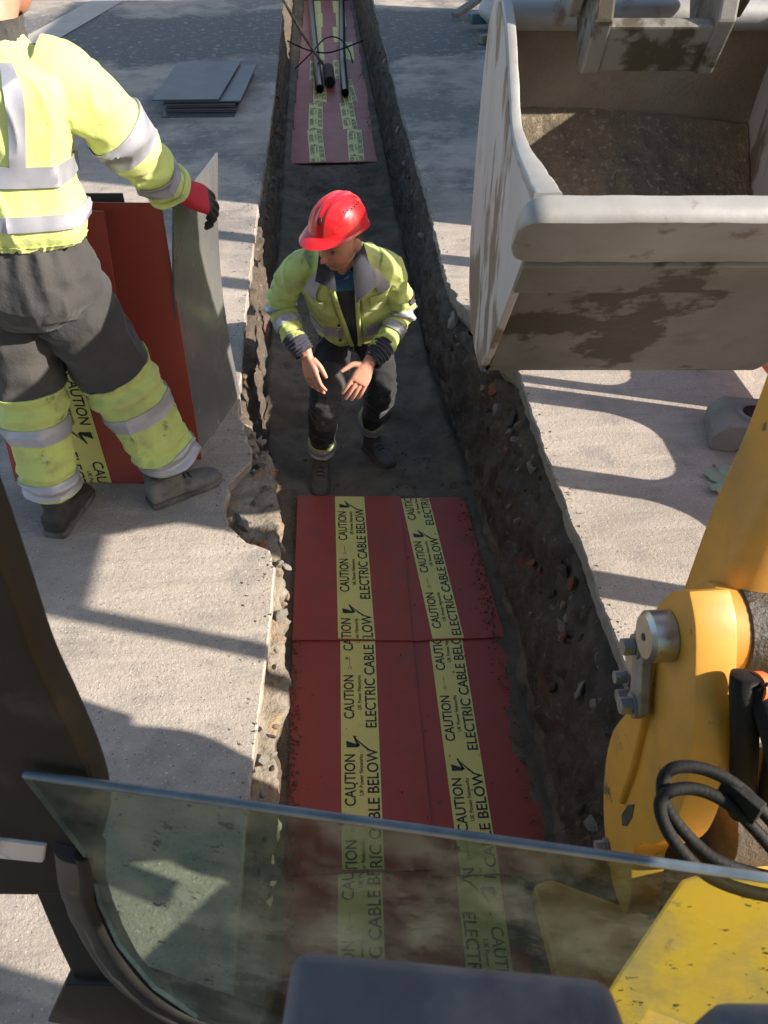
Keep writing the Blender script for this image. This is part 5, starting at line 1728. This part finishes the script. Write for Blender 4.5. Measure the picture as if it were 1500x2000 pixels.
# ------------------------------------------------------------------ worker standing on the left, seen from behind
def worker_left():
    e = empty('person', (-.85, 2.32, 0), 'person in yellow jacket standing on the left with their back turned, holding the black sheet', 'person')
    fwd = nz(V3(.40, .92, 0)); rt = nz(np.cross(fwd, (0, 0, 1)))
    # ---- jacket: front axis = fwd, x axis = right
    tors = [((-.885, 2.33, 1.030), .178, .138, 2.3), ((-.885, 2.33, 1.053), .200, .156, 2.3), ((-.885, 2.325, 1.095), .206, .160, 2.3), ((-.880, 2.335, 1.158), .200, .152, 2.3), ((-.870, 2.35, 1.235), .202, .146, 2.3),
            ((-.858, 2.37, 1.33), .212, .140, 2.3), ((-.848, 2.385, 1.41), .212, .130, 2.2), ((-.838, 2.40, 1.465), .165, .105, 2.1), ((-.828, 2.41, 1.505), .095, .082, 2.0), ((-.822, 2.42, 1.54), .070, .070, 2.0)]
    lean = nz(V3(.03, .06, .6))
    secs = []
    for c, a, b, ex in tors:
        secs.append((V3(*c), rt, nz(fwd - lean * np.dot(fwd, lean)), a, b, ex))
    gather = rings(.03, .05, 8, .003, 4)
    def pleats(P, U, T):
        return .003 * np.exp(-((U - .05) / .07) ** 2) * np.sin(T * 38 + 2 * vnoise(P, 12, 4))
    ct_ = addf(cloth(101, .026, 5.0, (1.2, 1.2, .5), .006), gather, pleats)
    dt = lambda P, U, T: ct_(P, U, T) * np.interp(U, [0, .06, .72, .88], [.4, 1, 1, .15])
    g = Geo()
    v, f, _ = loft(secs, 90, 130, dt, caps=(True, True)); g.add(v, f)
    armR = [(-.735, 2.385, 1.435), (-.660, 2.385, 1.405), (-.600, 2.420, 1.320), (-.545, 2.465, 1.215), (-.520, 2.515, 1.150), (-.500, 2.560, 1.095), (-.484, 2.590, 1.055)]
    armL = [(-.95, 2.415, 1.435), (-1.02, 2.44, 1.39), (-1.06, 2.48, 1.28), (-1.085, 2.53, 1.15), (-1.06, 2.60, 1.11), (-1.03, 2.66, 1.07), (-1.01, 2.70, 1.04)]
    rr = [(.074, .082), (.082, .088), (.078, .084), (.073, .078), (.067, .071), (.061, .065), (.056, .059)]
    sR, sL = limb(armR, rr, ref=(.3, 0, 1)), limb(armL, rr, ref=(-.3, 0, 1))
    dR = addf(cloth(111, .020, 7, (1, 1, 1), .007), rings(.55, .2, 8, .009, 2), rings(.95, .12, 14, .007, 6))
    dL = addf(cloth(117, .012, 8, (1, 1, 1), .004), rings(.55, .2, 8, .006, 5))
    v, f, _ = loft(sR, 80, 54, dR, caps=(True, True)); g.add(v, f)
    v, f, _ = loft(sL, 60, 40, dL, caps=(True, True)); g.add(v, f)
    jk = link('jacket', remesh(g, .0052, 1, .25), M['hivis'], e)
    back = -PI / 2
    for a, b in ((back + .62, back + .86), (back - .86, back - .62)):
        shell_obj('reflective_strip', secs, 70, 14, dt, 'reflective', jk, ur=(.40, .80), tr=(a, b), off=.007)
    shell_obj('reflective_strip', secs, 12, 120, dt, 'reflective', jk, ur=(.400, .465), off=.0075)
    shell_obj('reflective_strip', secs, 12, 120, dt, 'reflective', jk, ur=(.225, .295), off=.0075)
    # waistband
    shell_obj('waistband', secs, 10, 160, addf(dt, lambda P, U, T: .0022 * np.sin(T * 50 + 3 * vnoise(P, 14, 2))), 'hivis', jk, ur=(.02, .10), off=.005)
    for u0, u1 in ((.39, .50), (.70, .79)):
        shell_obj('reflective_strip', sR, 14, 54, dR, 'reflective', jk, ur=(u0, u1), off=.007)
        shell_obj('reflective_strip', sL, 10, 40, dL, 'reflective', jk, ur=(u0, u1), off=.007)
    shell_obj('cuff', sR, 12, 54, addf(dR, rings(.95, .2, 30, .003, 5)), 'hivis', jk, ur=(.90, .985), off=.006)
    # collar
    cs = [(V3(-.826, 2.412, 1.505), rt, fwd, .088, .082, 2.0), (V3(-.822, 2.418, 1.540), rt, fwd, .078, .076, 2.0), (V3(-.820, 2.422, 1.560), rt, fwd, .080, .078, 2.0)]
    v, f, _ = loft(cs, 10, 60, cloth(5, .003, 18))
    Geo().add(v, f).build('collar', M['trouser'], jk, smooth=True)
    # ---- trousers
    legR = [(-.810, 2.325, .930), (-.790, 2.335, .800), (-.745, 2.375, .640), (-.705, 2.405, .500), (-.672, 2.410, .370), (-.638, 2.408, .230), (-.612, 2.408, .125)]
    legL = [(-.965, 2.335, .930), (-.975, 2.335, .800), (-.985, 2.325, .640), (-.988, 2.310, .500), (-.990, 2.285, .370), (-.998, 2.262, .240), (-1.004, 2.255, .140)]
    rl = [(.125, .130), (.134, .136), (.126, .128), (.116, .120), (.108, .112), (.098, .104), (.086, .092)]
    rl2 = [(.122, .128), (.126, .130), (.118, .120), (.107, .110), (.097, .102), (.084, .090), (.073, .079)]
    lR, lL = limb(legR, rl, ref=(.2, 1, 0)), limb(legL, rl2, ref=(.2, 1, 0))
    kR = addf(cloth(131, .020, 6.0, (1, 1, .6), .007), rings(.16, .14, 9, .008, 12), rings(.5, .12, 10, .007, 4), rings(.88, .1, 14, .008, 9))
    kL = addf(cloth(137, .020, 6.0, (1, 1, .6), .007), rings(.16, .14, 9, .008, 15), rings(.5, .12, 10, .007, 7), rings(.88, .1, 14, .008, 1))
    g = Geo()
    v, f, _ = loft(lR, 80, 56, kR, caps=(True, True)); g.add(v, f)
    v, f, _ = loft(lL, 80, 56, kL, caps=(True, True)); g.add(v, f)
    pel = [(V3(-.885, 2.325, .80), rt, fwd, .150, .13, 2.4), (V3(-.885, 2.315, .87), rt, fwd, .205, .165, 2.5), (V3(-.885, 2.315, .94), rt, fwd, .205, .165, 2.5), (V3(-.885, 2.33, 1.07), rt, fwd, .172, .130, 2.4)]
    v, f, _ = loft(pel, 30, 80, addf(cloth(3, .010, 8), lambda P, U, T: .006 * np.exp(-((U - .9) / .3) ** 2) * np.sin(T * 17 + 3 * vnoise(P, 8, 2))), caps=(True, True)); g.add(v, f)
    trs = link('trousers', remesh(g, .0052, 1, .25), M['trouser'], e)
    for ss, dd, u0, k0, k1, a0, a1 in ((lR, kR, .425, .60, .675, .865, .955), (lL, kL, .44, .585, .66, .86, .95)):
        shell_obj('hivis_leg', ss, 50, 64, dd, 'hivis_worn', trs, ur=(u0, .97), off=.005)
        shell_obj('reflective_strip', ss, 12, 64, dd, 'reflective', trs, ur=(k0, k1), off=.0095)
        shell_obj('reflective_strip', ss, 12, 64, dd, 'reflective', trs, ur=(a0, a1), off=.0095)
    # dark side panel on the right leg, pocket on the hip
    shell_obj('side_panel', lR, 30, 10, kR, 'trouser', trs, ur=(.675, .87), tr=(-.35, .35), off=.0085)
    shell_obj('seam', lR, 40, 2, kR, 'trouser_navy', trs, ur=(.03, .46), tr=(.02, .06), off=.0035)
    shell_obj('hip_pocket', lR, 14, 14, kR, 'trouser', trs, ur=(.06, .26), tr=(-.5, .5), off=.016)
    # ---- boots
    boot((-.700, 2.325, 0), (-.462, 2.478, 0), (-.618, 2.400, .125), 'boot_dusty', e, seed=14)
    boot((-1.015, 2.175, 0), (-.955, 2.435, 0), (-1.004, 2.252, .14), 'boot_black', e, seed=19)
    # ---- glove on the sheet
    w = V3(-.472, 2.605, 1.052)
    gg_ = Geo()
    hd = nz(V3(.55, .30, -.34)); hn = nz(V3(.25, -.45, .85))
    hs_ = np.cross(hd, hn)
    hand_geo(gg_, w, hd, hn, -hs_, [(.5, .9, .5), (.5, .9, .5), (.45, .85, .5), (.4, .8, .5)], spread=.05, thumb=(.75, .6, .35), scale=1.30)
    sc = limb([V3(-.495, 2.575, 1.078), w, w + hd * .03], [(.042, .040), (.036, .034), (.040, .032)], ref=hn)
    v, f, _ = loft(sc, 10, 28, caps=(True, True)); gg_.add(v, f)
    gm_ = remesh(gg_, .0035, 2)
    gm_.materials.append(M['glove_red']); gm_.materials.append(M['glove_black'])
    hn2 = nz(hn - hd * np.dot(hn, hd))
    for p in gm_.polygons:
        c = np.array(p.center) - w
        p.material_index = 1 if (c @ hd > .112 or c @ hn2 < -.014) else 0
    link('glove', gm_, None, e)
    # ---- body
    hc = V3(-.785, 2.485, 1.665)
    R = frame_R(nz(V3(.55, .80, -.25)), (0.05, .12, 1))
    b = Geo()
    head_geo(b, hc, R)
    v, f, _ = loft(limb([(-.83, 2.40, 1.45), (-.822, 2.420, 1.54), (-.805, 2.445, 1.60), (-.79, 2.47, 1.67)], [.070, .062, .060, .062]), 16, 28, caps=(True, True)); b.add(v, f)
    v, f, _ = loft([(s_[0], s_[1], s_[2], s_[3] * .78, s_[4] * .78, 2.2) for s_ in secs], 30, 40, caps=(True, True)); b.add(v, f)
    for arm, ww in ((armR, tuple(w + hd * .04)), (armL, (-.99, 2.73, 1.01))):
        pts = [V3(*p) for p in arm[:6]] + [V3(*ww)]
        v, f, _ = loft(limb(pts, [.05, .052, .048, .045, .04, .032, .024]), 30, 20, caps=(True, True)); b.add(v, f)
    hand_geo(b, V3(-.99, 2.73, 1.01), (.35, .75, -.35), (-.6, .1, .7), (.5, .2, .6), [(.5, .8, .5)] * 4, scale=1.02)
    for leg in (legL, legR):
        v, f, _ = loft(limb(leg, [.09, .088, .078, .066, .06, .05, .045]), 24, 20, caps=(True, True)); b.add(v, f)
    me = remesh(b, .004, 1, .3)
    paint_tone(me, SKIN)
    bd = link('body', me, M['skin'], e)
    hs = [(hc + R @ V3(0, -.022, -.060), R[:, 0], R[:, 1], .070, .070, 2.1), (hc + R @ V3(0, -.014, .0), R[:, 0], R[:, 1], .0805, .092, 2.1), (hc + R @ V3(0, -.006, .07), R[:, 0], R[:, 1], .070, .086, 2.1), (hc + R @ V3(0, 0, .122), R[:, 0], R[:, 1], .012, .014, 2.1)]
    v, f, _ = loft(hs, 24, 50, cloth(2, .002, 60), tr=(PI + .05, 2 * PI - .05))
    Geo().add(v, f).build('hair', M['hair'], bd, smooth=True)
    return e
worker_left()

# ================================================================== SAND IN THE BUCKET
def sand_load():
    nu_, nv_ = 170, 150
    us_ = np.linspace(UL + .022, UR - .022, nu_); vs_ = np.linspace(1.905, 2.512, nv_)
    Ug, Vg = np.meshgrid(us_, vs_, indexing='ij')
    Hg = np.interp(Vg, [1.83, 1.95, 2.15, 2.30, 2.42, 2.52], [.97, .985, 1.05, 1.13, 1.215, 1.31])
    Hg = Hg - .05 * np.clip((Ug - .6) / .5, 0, 1)
    P = np.stack([Ug, Vg, Hg * 0], -1)
    fade = np.clip((2.512 - Vg) / .05, 0, 1) * np.clip((Vg - 1.905) / .05, 0, 1)
    Hg = Hg + fade * (fbm(P, 5, 81, 3) * .018 + fbm(P, 26, 82, 2) * .007 + ridge(P, 75, 83) * .0035)
    v = [B(Ug[i, k], Vg[i, k], Hg[i, k]) for i in range(nu_) for k in range(nv_)]
    f = [(i * nv_ + k, i * nv_ + k + 1, (i + 1) * nv_ + k + 1, (i + 1) * nv_ + k) for i in range(nu_ - 1) for k in range(nv_ - 1)]
    # closed underside so that the heap has volume
    b = len(v)
    v += [B(us_[i], vs_[k], max(.80, float(Hg[i, k]) - .025) if 0 < k < nv_ - 1 else float(Hg[i, k]) - .004) for i in (0, nu_ - 1) for k in range(0, nv_)]
    for k in range(nv_ - 1):
        f.append((b + k, b + k + 1, b + nv_ + k + 1, b + nv_ + k))
        f.append((k, k + 1, b + k + 1, b + k))
        q = (nu_ - 1) * nv_
        f.append((q + k, q + k + 1, b + nv_ + k + 1, b + nv_ + k))
    m = material('dry_sand', (0.215, 0.17, 0.115), (0.15, 0.118, 0.08), 9, 0.97, bump=1.0, bscale=130, bdist=0.010,
                 c3=(0.36, 0.295, 0.205), s3=60, lo3=0.55, hi3=0.70)
    o = link('sand_load', mesh(v, f), m, smooth=True)
    tag(o, 'brown grainy sand left inside the excavator bucket', 'sand')
sand_load()
